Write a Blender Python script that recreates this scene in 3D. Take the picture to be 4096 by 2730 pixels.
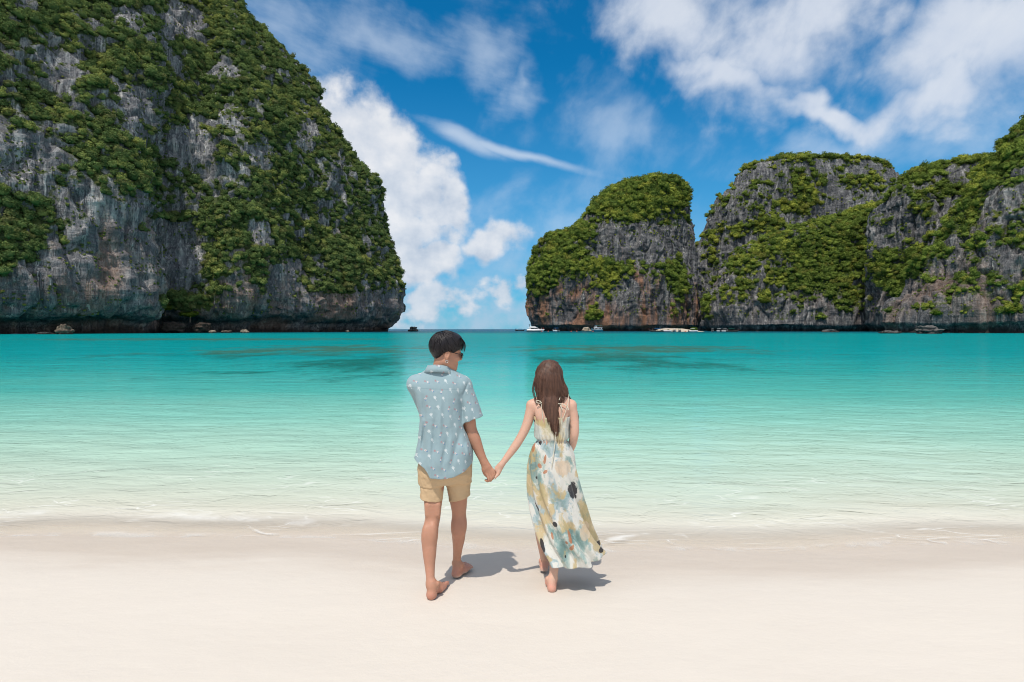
import bpy, math, random
import numpy as np
from mathutils import Vector, Matrix

random.seed(7)
RNG = np.random.default_rng(11)
scene = bpy.context.scene
for o in list(bpy.data.objects):
    bpy.data.objects.remove(o)
C = scene.collection
R = math.radians

# ------------------------------------------------------------------ camera
CAM_Z = 1.745
F = 2276.0                        # focal length in pixels of the 4096 wide frame (20 mm lens)
HORIZON = 1317.0
cam_data = bpy.data.cameras.new('camera')
cam_data.sensor_width = 36.0
cam_data.lens = 36.0 * F / 4096.0
cam_data.shift_y = -(1365.0 - HORIZON) / 4096.0
cam_data.clip_start = 0.05
cam_data.clip_end = 90000.0
cam = bpy.data.objects.new('camera', cam_data)
cam.location = (0, 0, CAM_Z)
cam.rotation_euler = (R(90), 0, 0)
C.objects.link(cam)
scene.camera = cam

# ------------------------------------------------------------------ exposure, sun
scene.view_settings.view_transform = 'Standard'
scene.view_settings.look = 'None'
scene.view_settings.gamma = 1.0
scene.view_settings.exposure = 0.15
scene.cycles.max_bounces = 6
scene.cycles.diffuse_bounces = 2
scene.cycles.glossy_bounces = 2
scene.cycles.transparent_max_bounces = 16
scene.cycles.caustics_reflective = False
scene.cycles.caustics_refractive = False
scene.cycles.use_adaptive_sampling = True
scene.cycles.adaptive_threshold = 0.015
scene.cycles.use_denoising = True
scene.cycles.filter_width = 1.05

TO_SUN = Vector((-0.20, -0.455, 1.0)).normalized()
SUN_EL = math.asin(TO_SUN.z)
SUN_ROT = math.atan2(TO_SUN.x, TO_SUN.y)
sun_data = bpy.data.lights.new('sun', 'SUN')
sun_data.energy = 3.1
sun_data.angle = R(0.6)
sun_data.color = (1.0, 0.945, 0.87)
sun = bpy.data.objects.new('sun', sun_data)
sun.rotation_euler = TO_SUN.to_track_quat('Z', 'Y').to_euler()
sun.location = (-20, -40, 90)
C.objects.link(sun)


# ------------------------------------------------------------------ node helper: python expressions to math nodes
class Sk:
    """A socket with arithmetic: every operation adds a Math node."""
    def __init__(s, t, k):
        s.t, s.k = t, k

    def _m(s, op, *a):
        n = s.t.nodes.new('ShaderNodeMath')
        n.operation = op
        for i, v in enumerate((s,) + a):
            if isinstance(v, Sk):
                s.t.links.new(v.k, n.inputs[i])
            else:
                n.inputs[i].default_value = v
        return Sk(s.t, n.outputs[0])

    def __add__(s, o): return s._m('ADD', o)
    __radd__ = __add__
    def __mul__(s, o): return s._m('MULTIPLY', o)
    __rmul__ = __mul__
    def __sub__(s, o): return s._m('SUBTRACT', o)
    def __rsub__(s, o): return (s * -1.0) + o
    def __truediv__(s, o): return s._m('DIVIDE', o)
    def __neg__(s): return s * -1.0
    def pow(s, e): return s._m('POWER', e)
    def abs(s): return s._m('ABSOLUTE')
    def sqrt(s): return s._m('SQRT')
    def sin(s): return s._m('SINE')
    def cos(s): return s._m('COSINE')
    def log(s): return s._m('LOGARITHM', math.e)
    def atan2(s, o): return s._m('ARCTAN2', o)
    def floor(s): return s._m('FLOOR')
    def fract(s): return s._m('FRACT')
    def max(s, o): return s._m('MAXIMUM', o)
    def min(s, o): return s._m('MINIMUM', o)
    def lt(s, o): return s._m('LESS_THAN', o)
    def gt(s, o): return s._m('GREATER_THAN', o)

    def step(s, a, b, lo=0.0, hi=1.0):
        n = s.t.nodes.new('ShaderNodeMapRange')
        n.interpolation_type = 'SMOOTHSTEP'
        s.t.links.new(s.k, n.inputs['Value'])
        if a > b:
            a, b, lo, hi = b, a, hi, lo
        for nm, v in (('From Min', a), ('From Max', b), ('To Min', lo), ('To Max', hi)):
            n.inputs[nm].default_value = v
        return Sk(s.t, n.outputs['Result'])


class Tree:
    def __init__(s, t):
        s.t = t
        t.nodes.clear()

    def node(s, kind, **kw):
        n = s.t.nodes.new(kind)
        for k, v in kw.items():
            setattr(n, k, v)
        return n

    def link(s, a, b):
        s.t.links.new(a.k if isinstance(a, Sk) else a, b)

    def put(s, inp, v):
        if isinstance(v, Sk):
            s.t.links.new(v.k, inp)
        elif hasattr(v, 'is_output'):
            s.t.links.new(v, inp)
        elif isinstance(v, tuple) and len(v) == 3 and inp.type == 'RGBA':
            inp.default_value = v + (1.0,)
        else:
            inp.default_value = v

    def xyz(s, vec):
        n = s.node('ShaderNodeSeparateXYZ')
        s.link(vec, n.inputs[0])
        return [Sk(s.t, o) for o in n.outputs]

    def vec(s, x, y, z):
        n = s.node('ShaderNodeCombineXYZ')
        for i, v in enumerate((x, y, z)):
            s.put(n.inputs[i], v)
        return n.outputs[0]

    def noise(s, vec, scale=1.0, detail=4.0, rough=0.5, dist=0.0, out='Fac'):
        n = s.node('ShaderNodeTexNoise')
        s.link(vec, n.inputs['Vector'])
        n.inputs['Scale'].default_value = scale
        n.inputs['Detail'].default_value = detail
        n.inputs['Roughness'].default_value = rough
        n.inputs['Distortion'].default_value = dist
        return Sk(s.t, n.outputs[out])

    def voronoi(s, vec, scale=1.0, feature='F1', out='Distance', rnd=1.0):
        n = s.node('ShaderNodeTexVoronoi')
        n.feature = feature
        s.link(vec, n.inputs['Vector'])
        n.inputs['Scale'].default_value = scale
        n.inputs['Randomness'].default_value = rnd
        return Sk(s.t, n.outputs[out])

    def mix(s, f, a, b, blend='MIX'):
        n = s.node('ShaderNodeMix', data_type='RGBA', blend_type=blend)
        s.put(n.inputs[0], f)
        s.put(n.inputs[6], a)
        s.put(n.inputs[7], b)
        return n.outputs[2]

    def ramp(s, f, stops, interp='LINEAR'):
        n = s.node('ShaderNodeValToRGB')
        cr = n.color_ramp
        cr.interpolation = interp
        while len(cr.elements) < len(stops):
            cr.elements.new(0.5)
        for e, (p, c) in zip(cr.elements, stops):
            e.position = p
            e.color = tuple(c) + (1.0,) if len(c) == 3 else c
        s.link(f, n.inputs[0])
        return n.outputs[0]

    def scale(s, vec, k):
        n = s.node('ShaderNodeVectorMath', operation='MULTIPLY')
        s.link(vec, n.inputs[0])
        n.inputs[1].default_value = k if isinstance(k, tuple) else (k, k, k)
        return n.outputs[0]

    def add(s, a, b):
        n = s.node('ShaderNodeVectorMath', operation='ADD')
        s.link(a, n.inputs[0])
        s.put(n.inputs[1], b)
        return n.outputs[0]

    def bump(s, h, dist=0.1, strength=1.0, normal=None):
        n = s.node('ShaderNodeBump')
        n.inputs['Strength'].default_value = strength
        n.inputs['Distance'].default_value = dist
        s.link(h, n.inputs['Height'])
        if normal is not None:
            s.link(normal, n.inputs['Normal'])
        return n.outputs[0]

    def attr(s, name, kind='GEOMETRY', out='Fac'):
        n = s.node('ShaderNodeAttribute', attribute_name=name, attribute_type=kind)
        return Sk(s.t, n.outputs[out])

    def position(s):
        return s.node('ShaderNodeNewGeometry').outputs['Position']

    def objpos(s):
        return s.node('ShaderNodeTexCoord').outputs['Object']

    def principled(s, **kw):
        n = s.node('ShaderNodeBsdfPrincipled')
        for k, v in kw.items():
            s.put(n.inputs[k.replace('_', ' ')], v)
        return n

    def output(s, shader):
        o = s.node('ShaderNodeOutputMaterial')
        s.link(shader, o.inputs['Surface'])


def material(name):
    m = bpy.data.materials.new(name)
    m.use_nodes = True
    return m, Tree(m.node_tree)


def plain(name, col, rough=0.6, metal=0.0, spec=0.5, var=0.12, scale=8.0, **kw):
    """Painted or plain surface with slight tonal variation."""
    m, t = material(name)
    f = t.noise(t.objpos(), scale, 5, 0.6)
    a = tuple(max(0.0, c * (1 - var)) for c in col)
    b = tuple(min(1.0, c * (1 + var)) for c in col)
    p = t.principled(Base_Color=t.mix(f, a, b), Roughness=rough, Metallic=metal, Specular_IOR_Level=spec, **kw)
    t.output(p.outputs[0])
    return m


# ------------------------------------------------------------------ sky with clouds
def azel(x, y):
    """Photograph position (2353 wide) -> azimuth, elevation in degrees."""
    dx, dz = (x - 1176.5) / 1307.5, (756.5 - y) / 1307.5
    return math.degrees(math.atan(dx)), math.degrees(math.atan2(dz, math.hypot(1, dx)))


world = bpy.data.worlds.new('World')
scene.world = world
world.use_nodes = True
t = Tree(world.node_tree)
sky = t.node('ShaderNodeTexSky', sky_type='NISHITA', sun_disc=False)
sky.sun_elevation = SUN_EL
sky.sun_rotation = SUN_ROT
sky.altitude = 0
sky.air_density = 1.0
sky.dust_density = 0.15
sky.ozone_density = 2.2
gen = t.node('ShaderNodeTexCoord').outputs['Generated']
dx, dy, dz = t.xyz(gen)
DEG = 180 / math.pi
az = dx.atan2(dy) * DEG
el = dz.atan2((dx * dx + dy * dy).sqrt()) * DEG
ae = t.vec(az, el, 0.0)
wn = t.node('ShaderNodeTexNoise', noise_dimensions='2D')
t.link(ae, wn.inputs['Vector'])
wn.inputs['Scale'].default_value = 0.15
wn.inputs['Detail'].default_value = 3
wx, wy, _ = [c - 0.5 for c in t.xyz(wn.outputs['Color'])]
aw, ew = az + wx * 7.0, el + wy * 7.0


def soft_ellipse(tr, vec, cx, cy, rx, ry, rot=0.0):
    """1 at the centre, 0 on the rim, below 0 outside."""
    mp = tr.node('ShaderNodeMapping', vector_type='TEXTURE')
    tr.link(vec, mp.inputs['Vector'])
    mp.inputs['Location'].default_value = (cx, cy, 0)
    mp.inputs['Rotation'].default_value = (0, 0, R(rot))
    mp.inputs['Scale'].default_value = (rx, ry, 1)
    n = tr.node('ShaderNodeVectorMath', operation='LENGTH')
    tr.link(mp.outputs[0], n.inputs[0])
    return 1.0 - Sk(tr.t, n.outputs['Value'])


warped = t.vec(aw, ew, 0.0)
half = t.vec(aw * 0.35 + az * 0.65, ew * 0.25 + el * 0.75, 0.0)


def ell(cx, cy, rx, ry, rot=0.0, vec=None):
    """Soft ellipse in the sky; place and size as seen in the photograph."""
    a0, e0 = azel(cx, cy)
    k = math.cos(R(a0)) * 360 / (2 * math.pi * 1307.5)
    return soft_ellipse(t, warped if vec is None else vec, a0, e0, rx * k, ry * k, rot)


def union(items):
    r = items[0]
    for i in items[1:]:
        r = r.max(i)
    return r


def n2d(vec, scale, detail, rough, dist=0.0):
    k = t.noise(vec, scale, detail, rough, dist)
    k.k.node.noise_dimensions = '2D'
    return k


fine = n2d(ae, 0.20, 7, 0.60) - 0.5
puff = n2d(t.vec(az + 40.0, el * 1.25, 0.0), 0.34, 4, 0.52) - 0.5
# heaped cloud behind the left cliff
cum = union([ell(640, 240, 150, 95, -38), ell(790, 340, 185, 130, -40), ell(900, 420, 160, 120, -38), ell(985, 425, 95, 60, -30),
             ell(830, 560, 190, 130), ell(930, 540, 120, 80), ell(950, 620, 130, 55), ell(1110, 565, 95, 52, 15), ell(1025, 480, 70, 70)])
cum_m = (cum * 1.5 + fine * 1.25 + puff * 0.45).step(-0.10, 0.62) * 0.90
# low banks on the horizon
low = union([ell(1010, 690, 150, 34), ell(1190, 665, 90, 40), ell(900, 700, 120, 50), ell(700, 690, 300, 60), ell(1500, 700, 300, 40), ell(2000, 690, 400, 50)])
low_m = (low + puff * 2.2 + fine * 1.2).step(0.15, 0.85) * 0.75
bank = (el + wy * 3.0).step(13.0, 0.5) * (puff * 1.1 + fine * 0.6 + 0.5).step(0.0, 0.8) * 0.75
# wisps and streaks: noise drawn out along the wind
str1 = n2d(t.vec(az * 0.35 + el * 0.12, el * 0.95 + az * 0.16, 0.0), 0.36, 6, 0.56, 0.15)
str3 = n2d(t.vec(az * 0.7 - el * 0.45, el * 0.6 + az * 0.25, 0.0), 0.20, 6, 0.55, 0.2)
straight = t.vec(aw * 0.12 + az * 0.88, ew * 0.10 + el * 0.90, 0.0)
streak = union([ell(1060, 316, 130, 24, -18, straight), ell(1200, 356, 270, 15, -14.5, straight)])
streak_m = (streak * 1.1 + (str1 - 0.5) * 1.1 + fine * 0.5).step(-0.02, 1.15) * 0.55
veil = union([ell(860, 95, 360, 85, 2), ell(1120, 100, 120, 85, -25), ell(1185, 180, 45, 70, -25), ell(660, 60, 160, 140)])
veil_m = (veil * 0.9 + (str1 - 0.5) * 1.5 + fine * 0.9).step(-0.25, 1.25) * 0.46
big = union([ell(1540, 30, 250, 110, -25), ell(1760, 110, 200, 160, 35), ell(1690, 195, 230, 60, -27), ell(1930, 262, 260, 36, -13),
             ell(1900, 0, 240, 90, 10), ell(2190, 90, 200, 140, 35), ell(2130, 220, 140, 65, 20), ell(2330, 90, 210, 170)])
big_m = (big * 1.25 + (str3 - 0.5) * 1.6 + fine * 0.9).step(-0.22, 1.12) * 0.86
thin = union([ell(1300, 500, 360, 120, 10), ell(1400, 300, 280, 100, -15), ell(2250, 300, 400, 110), ell(1950, 340, 460, 50)])
thin_m = (thin + (str3 - 0.5) * 2.2 + fine * 0.8).step(-0.1, 1.5) * 0.42
# unseen sky beyond the frame: clouds made denser, brighter, warmer to fill the shadows
away = (az.abs()).step(42.0, 60.0).max(el.step(34.0, 46.0))
fill_cloud_m = ((t.noise(gen, 2.2, 4, 0.6, 0.4) - 0.36) * 3.4).step(0.0, 1.0) * away * 0.85

ccol = t.ramp(puff * 0.7 + 0.42 + fine * 0.45 + el.step(2.0, 20.0) * 0.18, [(0.30, (3.9, 4.4, 5.2)), (0.50, (5.2, 5.5, 6.0)), (0.74, (6.6, 6.6, 6.7))])
wisp = (5.2, 5.9, 6.8)
base = t.mix(1.0, sky.outputs[0], (0.03, 0.62, 0.90), 'MULTIPLY')
hz = el.step(26.0, 0.0)
base = t.mix(hz * 0.60, base, (1.25, 3.1, 5.1))
c = t.mix(thin_m, base, wisp)
c = t.mix(veil_m, c, wisp)
c = t.mix(bank, c, (3.5, 4.4, 5.6))
c = t.mix(low_m, c, ccol)
c = t.mix(cum_m, c, ccol)
c = t.mix(streak_m, c, (5.8, 6.3, 7.0))
c = t.mix(big_m, c, t.mix((str3 - 0.3) * 1.6, (4.7, 5.2, 6.1), (6.3, 6.5, 6.8)))
c = t.mix(fill_cloud_m, c, (8.0, 7.6, 7.1))
bg = t.node('ShaderNodeBackground')
t.link(c, bg.inputs['Color'])
bg.inputs['Strength'].default_value = 0.122
wo = t.node('ShaderNodeOutputWorld')
t.link(bg.outputs[0], wo.inputs['Surface'])
world.cycles.sampling_method = 'MANUAL'
world.cycles.sample_map_resolution = 512


# ------------------------------------------------------------------ numpy noise
_g = np.random.default_rng(3)
_PERM = _g.permutation(256).astype(np.int32)
_PERM = np.concatenate([_PERM, _PERM, _PERM])
_GR = _g.normal(size=(256, 3)).astype(np.float32)
_GR /= np.linalg.norm(_GR, axis=1)[:, None]


def pnoise(p):
    """Perlin noise of (N,3) points, about -1..1."""
    p = np.asarray(p, np.float32)
    i = np.floor(p).astype(np.int32)
    f = p - i
    i &= 255
    w = f * f * f * (f * (f * 6 - 15) + 10)
    r = 0.0
    for cx in (0, 1):
        for cy in (0, 1):
            for cz in (0, 1):
                h = _PERM[_PERM[_PERM[i[:, 0] + cx] + i[:, 1] + cy] + i[:, 2] + cz]
                g = _GR[h]
                d = g[:, 0] * (f[:, 0] - cx) + g[:, 1] * (f[:, 1] - cy) + g[:, 2] * (f[:, 2] - cz)
                wt = (w[:, 0] if cx else 1 - w[:, 0]) * (w[:, 1] if cy else 1 - w[:, 1]) * (w[:, 2] if cz else 1 - w[:, 2])
                r = r + d * wt
    return r * 1.5


def fbm(p, octaves=4, gain=0.5, lac=2.03):
    p = np.asarray(p, np.float32)
    r, a = 0.0, 1.0
    for k in range(octaves):
        r = r + a * pnoise(p + 17.3 * k)
        p = p * lac
        a *= gain
    return r


def ridged(p, octaves=4, gain=0.5):
    p = np.asarray(p, np.float32)
    r, a = 0.0, 1.0
    for k in range(octaves):
        r = r + a * (1 - 2 * np.abs(pnoise(p + 31.7 * k)))
        p = p * 2.03
        a *= gain
    return r


# ------------------------------------------------------------------ object helpers
def tag(o, label=None, category=None, group=None, kind=None):
    for k, v in (('label', label), ('category', category), ('group', group), ('kind', kind)):
        if v is not None:
            o[k] = v
    return o


def mesh_from(name, verts, faces, smooth=True):
    me = bpy.data.meshes.new(name)
    verts = np.asarray(verts, np.float32)
    faces = np.asarray(faces, np.int32)
    n, k = faces.shape
    me.vertices.add(len(verts))
    me.vertices.foreach_set('co', verts.ravel())
    me.loops.add(n * k)
    me.loops.foreach_set('vertex_index', faces.ravel())
    me.polygons.add(n)
    me.polygons.foreach_set('loop_start', np.arange(0, n * k, k, dtype=np.int32))
    if smooth:
        me.polygons.foreach_set('use_smooth', np.ones(n, bool))
    me.update(calc_edges=True)
    me.validate()
    return me


def link(name, me, mat=None, parent=None):
    o = bpy.data.objects.new(name, me)
    if mat is not None:
        me.materials.append(mat)
    C.objects.link(o)
    if parent is not None:
        o.parent = parent
    return o


def empty(name, loc=(0, 0, 0), rz=0.0):
    o = bpy.data.objects.new(name, None)
    o.location = loc
    o.rotation_euler = (0, 0, rz)
    o.empty_display_size = 0.2
    C.objects.link(o)
    return o


def grid_faces(nu, nv, wrap=False):
    """Quads of an nu x nv grid, index = i*nv + j."""
    i = np.arange(nu if wrap else nu - 1)
    j = np.arange(nv - 1)
    I, J = np.meshgrid(i, j, indexing='ij')
    I2 = (I + 1) % nu
    return np.stack([I * nv + J, I2 * nv + J, I2 * nv + J + 1, I * nv + J + 1], -1).reshape(-1, 4)


def add_attr(me, name, data):
    a = me.attributes.new(name, 'FLOAT', 'POINT')
    a.data.foreach_set('value', np.asarray(data, np.float32).ravel())


def tube(pts, rad, sides=6, closed=False):
    """Tube through points; returns vertices and quads."""
    pts = np.asarray(pts, float)
    n = len(pts)
    rad = np.broadcast_to(rad, n)
    tg = np.gradient(pts, axis=0)
    if closed:
        tg = np.roll(pts, -1, 0) - np.roll(pts, 1, 0)
    tg /= np.linalg.norm(tg, axis=1)[:, None] + 1e-9
    ref = np.array([0.13, 0.97, 0.2]) if abs(tg[0] @ np.array([0.13, 0.97, 0.2])) < 0.9 else np.array([1.0, 0, 0])
    V = []
    for p, t_, r in zip(pts, tg, rad):
        u = np.cross(t_, ref)
        u /= np.linalg.norm(u) + 1e-9
        v = np.cross(t_, u)
        for k in range(sides):
            a = 2 * math.pi * k / sides
            V.append(p + r * (u * math.cos(a) + v * math.sin(a)))
    Q = []
    for i in range(n if closed else n - 1):
        i2 = (i + 1) % n
        for k in range(sides):
            k2 = (k + 1) % sides
            Q.append((i * sides + k, i * sides + k2, i2 * sides + k2, i2 * sides + k))
    return np.array(V), np.array(Q)


def join(parts):
    V, Q, o = [], [], 0
    for v, q in parts:
        V.append(v)
        Q.append(q + o)
        o += len(v)
    return np.concatenate(V), np.concatenate(Q)


def spline(pts, n):
    pts = np.asarray(pts, float)
    k = len(pts)
    ext = np.vstack([2 * pts[0] - pts[1], pts, 2 * pts[-1] - pts[-2]])
    u = np.linspace(0, k - 1, n)
    i = np.minimum(u.astype(int), k - 2)
    f = (u - i)[:, None]
    a, b, c_, d = ext[i], ext[i + 1], ext[i + 2], ext[i + 3]
    return 0.5 * (2 * b + (c_ - a) * f + (2 * a - 5 * b + 4 * c_ - d) * f ** 2 + (3 * b - a - 3 * c_ + d) * f ** 3)


# ------------------------------------------------------------------ sand: one sheet from behind the camera to the sea bed at the horizon
SEA = -0.12


def sand_z(x, y):
    x, y = np.asarray(x, float), np.asarray(y, float)
    sh = y + 0.24 + 0.10 * np.sin(x * 0.85 + 0.6) + 0.04 * np.sin(x * 2.3 + 2.0) + 0.05 * np.clip(x, -6, 0.5)
    s = np.logaddexp(0.0, (sh - 4.15) * 6.0) / 6.0            # soft start of the slope
    z = -0.126 * np.minimum(s, 2.0) - 0.06 * np.clip(s - 2.0, 0, 20) - 0.03 * np.clip(s - 22, 0, 100) - 0.004 * np.clip(s - 122, 0, 3000)
    p = np.stack([x.ravel() * 0.8, y.ravel() * 1.6, np.zeros(x.size)], -1)
    near = np.exp(-np.clip(y - 6, 0, None) / 12)
    z = z + (0.006 * fbm(p, 3)).reshape(x.shape) * near
    return z


def spaced(parts):
    return np.unique(np.concatenate([np.linspace(*p) for p in parts]))


xs = spaced([(-6, 6, 241), (-30, 30, 121), (-400, 400, 81), (-26000, 26000, 41)])
ys = spaced([(-25, 1.5, 30), (1.5, 9, 200), (9, 30, 80), (30, 400, 60), (400, 30000, 40)])
X, Y = np.meshgrid(xs, ys, indexing='ij')
Z = sand_z(X, Y)
me = mesh_from('sand', np.stack([X, Y, Z], -1).reshape(-1, 3), grid_faces(len(xs), len(ys)))
m, t = material('coral_sand')
pos = t.position()
px, py, pz = t.xyz(pos)
n1 = t.noise(t.scale(pos, (0.5, 1.1, 1)), 1.0, 6, 0.6)
n2 = t.noise(pos, 900.0, 2, 0.7)
n3 = t.noise(t.scale(pos, (1.2, 5.0, 1)), 1.5, 6, 0.62)
wet = (pz + (n1 - 0.5) * 0.06 + (n3 - 0.5) * 0.035).step(-0.005, -0.075)
dry = t.mix((n1 * 1.0), (0.630, 0.572, 0.500), (0.675, 0.616, 0.542))
dry = t.mix((n2 - 0.3) * 0.5, dry, (0.695, 0.638, 0.570))
damp = t.mix(n3, (0.565, 0.485, 0.405), (0.625, 0.548, 0.465))
col = t.mix(wet, dry, damp)
col = t.mix(pz.step(-0.115, -0.19), col, (0.74, 0.69, 0.58))  # bed colour lightened to make up for sunlight the water sheet blocks
h = t.noise(t.scale(pos, (1.0, 1.8, 1)), 5.0, 5, 0.55) * 0.5 + n2 * 0.035 + n3 * 0.12 + t.noise(pos, 60.0, 3, 0.6) * 0.05
nb = t.bump(h, 0.02, 0.55)
p = t.principled(Base_Color=col, Roughness=wet * -0.35 + 0.95, Specular_IOR_Level=wet * 0.30 + 0.08, Normal=nb)
t.output(p.outputs[0])
tag(link('beach', me, m), kind='structure')

# ------------------------------------------------------------------ sea
xs = spaced([(-14, 14, 421), (-60, 60, 121), (-500, 500, 61), (-30000, 30000, 31)])
ys = spaced([(4.2, 14, 320), (14, 60, 120), (60, 700, 60), (700, 60000, 40)])
X, Y = np.meshgrid(xs, ys, indexing='ij')
fade = np.exp(-np.clip(Y - 10, 0, None) / 25) * np.clip((Y - 4.6) / 2.5, 0.12, 1)
warp = (fbm(np.stack([X.ravel() * 0.25, Y.ravel() * 0.25, np.zeros(X.size)], -1), 2)).reshape(X.shape)
p1 = np.stack([X.ravel() * 0.55 + Y.ravel() * 0.12, Y.ravel() * 1.7 + warp.ravel() * 0.6 + X.ravel() * 0.07, np.full(X.size, 3.0)], -1)
wv = (fbm(p1, 4, 0.55)).reshape(X.shape)
swell = np.sin(Y * 2.1 + warp * 2.4 + X * 0.10) * 0.5
Z = SEA + fade * (0.018 * wv + 0.008 * swell)
me = mesh_from('sea', np.stack([X, Y, Z], -1).reshape(-1, 3), grid_faces(len(xs), len(ys)))
m, t = material('sea_water')
pos = t.position()
px, py, pz = t.xyz(pos)
w1 = t.noise(t.scale(pos, (0.10, 0.22, 1)), 1.0, 5, 0.6)
w2 = t.noise(t.scale(pos, (0.02, 0.05, 1)), 1.0, 5, 0.6)
shore = py + 0.24 + (px * 0.85 + 0.6).sin() * 0.10 + (px * 2.3 + 2.0).sin() * 0.04 + px.max(-6.0).min(0.5) * 0.05
# log of the distance out from the shore stands for the depth of this shelving bay
dist = (shore - 5.02).max(0.02)
ld = dist.log() + (w1 - 0.5) * 0.55 + (w2 - 0.5) * 0.5
lf = (ld + 1.5 - dist.step(40.0, 4.0) * 0.26) * (1 / 8.0)
body = t.ramp(lf, [(0.02, (0.80, 0.71, 0.61)), (0.09, (0.70, 0.66, 0.57)), (0.15, (0.575, 0.575, 0.48)), (0.22, (0.51, 0.58, 0.48)), (0.32, (0.385, 0.575, 0.47)), (0.40, (0.225, 0.525, 0.44)), (0.47, (0.090, 0.445, 0.39)), (0.55, (0.025, 0.355, 0.335)),  # shallowest stops lightened to cancel the shade of the half-opaque water edge
                   (0.63, (0.003, 0.265, 0.275)), (0.74, (0.001, 0.235, 0.240)), (0.85, (0.001, 0.235, 0.235)), (0.905, (0.002, 0.09, 0.13)), (1.0, (0.004, 0.06, 0.13))])
opac = (dist + (w1 - 0.5) * 0.3).step(-0.02, 0.9)
streaks = t.noise(t.scale(pos, (0.16, 0.62, 1)), 1.0, 4, 0.6)
body = t.mix((streaks - 0.5).abs() * 0.0 + (streaks - 0.44) * 1.1 * dist.step(6.0, 20.0), body, (0.02, 0.40, 0.42))
# coral patches on the bed
flat = t.vec(px, py, 0.0)
def patch(cx, cy, rx, ry):
    return soft_ellipse(t, flat, cx, cy, rx, ry)
reef_n = t.noise(t.scale(pos, (0.30, 0.16, 1)), 1.0, 6, 0.68)
reef = patch(-8.5, 31.0, 6.5, 12.0).max(patch(-17, 52, 16, 20)).max(patch(6.5, 37, 7.5, 15)).max(patch(12, 55, 16, 16)).max(patch(-55, 105, 50, 18)).max(patch(-11.5, 24.6, 2.6, 1.8))
reef_m = (reef * 1.3 + (reef_n - 0.53) * 4.5).step(0.0, 1.0)
body = t.mix(reef_m * 0.82, body, t.mix(py.step(34.0, 48.0), (0.008, 0.135, 0.115), (0.050, 0.135, 0.095)))
# ripples: short ones near the shore, longer ones further out
r1 = t.noise(t.scale(pos, (2.1, 4.4, 1)), 1.0, 3, 0.6, 0.6)
r2 = t.noise(t.add(t.scale(pos, (0.50, 1.7, 1)), t.vec(0.0, px * 0.11, 0.0)), 1.0, 3, 0.6)
r3 = t.noise(t.scale(pos, (0.06, 0.25, 1)), 1.0, 2, 0.62)
far = py.step(12.0, 60.0)
hgt = ((r1 * 2.0 - 1.0).abs() * -0.032) + r1 * 0.022 + r2 * (far * 0.90 + 0.055) + r3 * (far * 2.2)
nb = t.bump(hgt, 1.0, 0.5)
gn_ = t.node('ShaderNodeNewGeometry').outputs['Normal']
nm_ = t.node('ShaderNodeVectorMath', operation='NORMALIZE')
t.link(t.add(t.scale(gn_, 0.72), t.scale(nb, 0.28)), nm_.inputs[0])
nb2 = nm_.outputs[0]
dif = t.node('ShaderNodeBsdfDiffuse')
t.put(dif.inputs['Color'], body)
t.put(dif.inputs['Normal'], nb)
tr = t.node('ShaderNodeBsdfTransparent')
mx = t.node('ShaderNodeMixShader')
t.put(mx.inputs[0], opac)
t.link(tr.outputs[0], mx.inputs[1])
t.link(dif.outputs[0], mx.inputs[2])
gl = t.node('ShaderNodeBsdfGlossy')
gl.inputs['Roughness'].default_value = 0.10
t.put(gl.inputs['Normal'], nb2)
fr = t.node('ShaderNodeFresnel')
fr.inputs['IOR'].default_value = 1.33
t.put(fr.inputs['Normal'], nb)
frs = Sk(t.t, fr.outputs[0]).pow(1.5) * 0.64 * dist.step(0.0, 1.2)
mg = t.node('ShaderNodeMixShader')
t.put(mg.inputs[0], frs)
t.link(mx.outputs[0], mg.inputs[1])
t.link(gl.outputs[0], mg.inputs[2])
# foam: broken threads of bubbles where the wash dies out
fw = t.noise(t.scale(pos, (0.6, 1.0, 1)), 1.0, 4, 0.6)
fq = t.voronoi(t.add(t.scale(pos, (0.8, 4.2, 1)), t.scale(t.vec(fw, fw, 0.0), 1.6)), 1.6, 'DISTANCE_TO_EDGE')
line = fq.step(0.040, 0.0)
fband = dist.step(0.0, 0.2) * dist.step(4.0, 0.5)
foam = (line * fband * (t.noise(pos, 1.1, 4, 0.6)).step(0.46, 0.62)) * 0.6
rim = dist + (fw - 0.5) * 0.5
edge = rim.step(0.03, 0.10) * rim.step(0.22, 0.11) * (t.noise(pos, 3.0, 5, 0.65)).step(0.44, 0.62) * 0.30
fo = t.node('ShaderNodeBsdfDiffuse')
fo.inputs['Color'].default_value = (0.80, 0.80, 0.77, 1)
mf = t.node('ShaderNodeMixShader')
wash = dist + (fw - 0.5) * 0.7 + px * 0.06
wash_m = wash.step(0.30, 0.42) * wash.step(0.62, 0.46) * (t.noise(pos, 2.2, 4, 0.65)).step(0.42, 0.62) * px.step(-0.8, -2.2) * 0.36
t.put(mf.inputs[0], foam.max(edge).max(wash_m))
t.link(mg.outputs[0], mf.inputs[1])
t.link(fo.outputs[0], mf.inputs[2])
t.output(mf.outputs[0])
tag(link('sea', me, m), kind='structure')


# ------------------------------------------------------------------ limestone cliffs
def proj(P):
    """World points -> photograph positions (2353 wide)."""
    return 1176.5 + 1307.5 * P[:, 0] / P[:, 1], 756.5 - 1307.5 * (P[:, 2] - CAM_Z) / P[:, 1]


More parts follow.
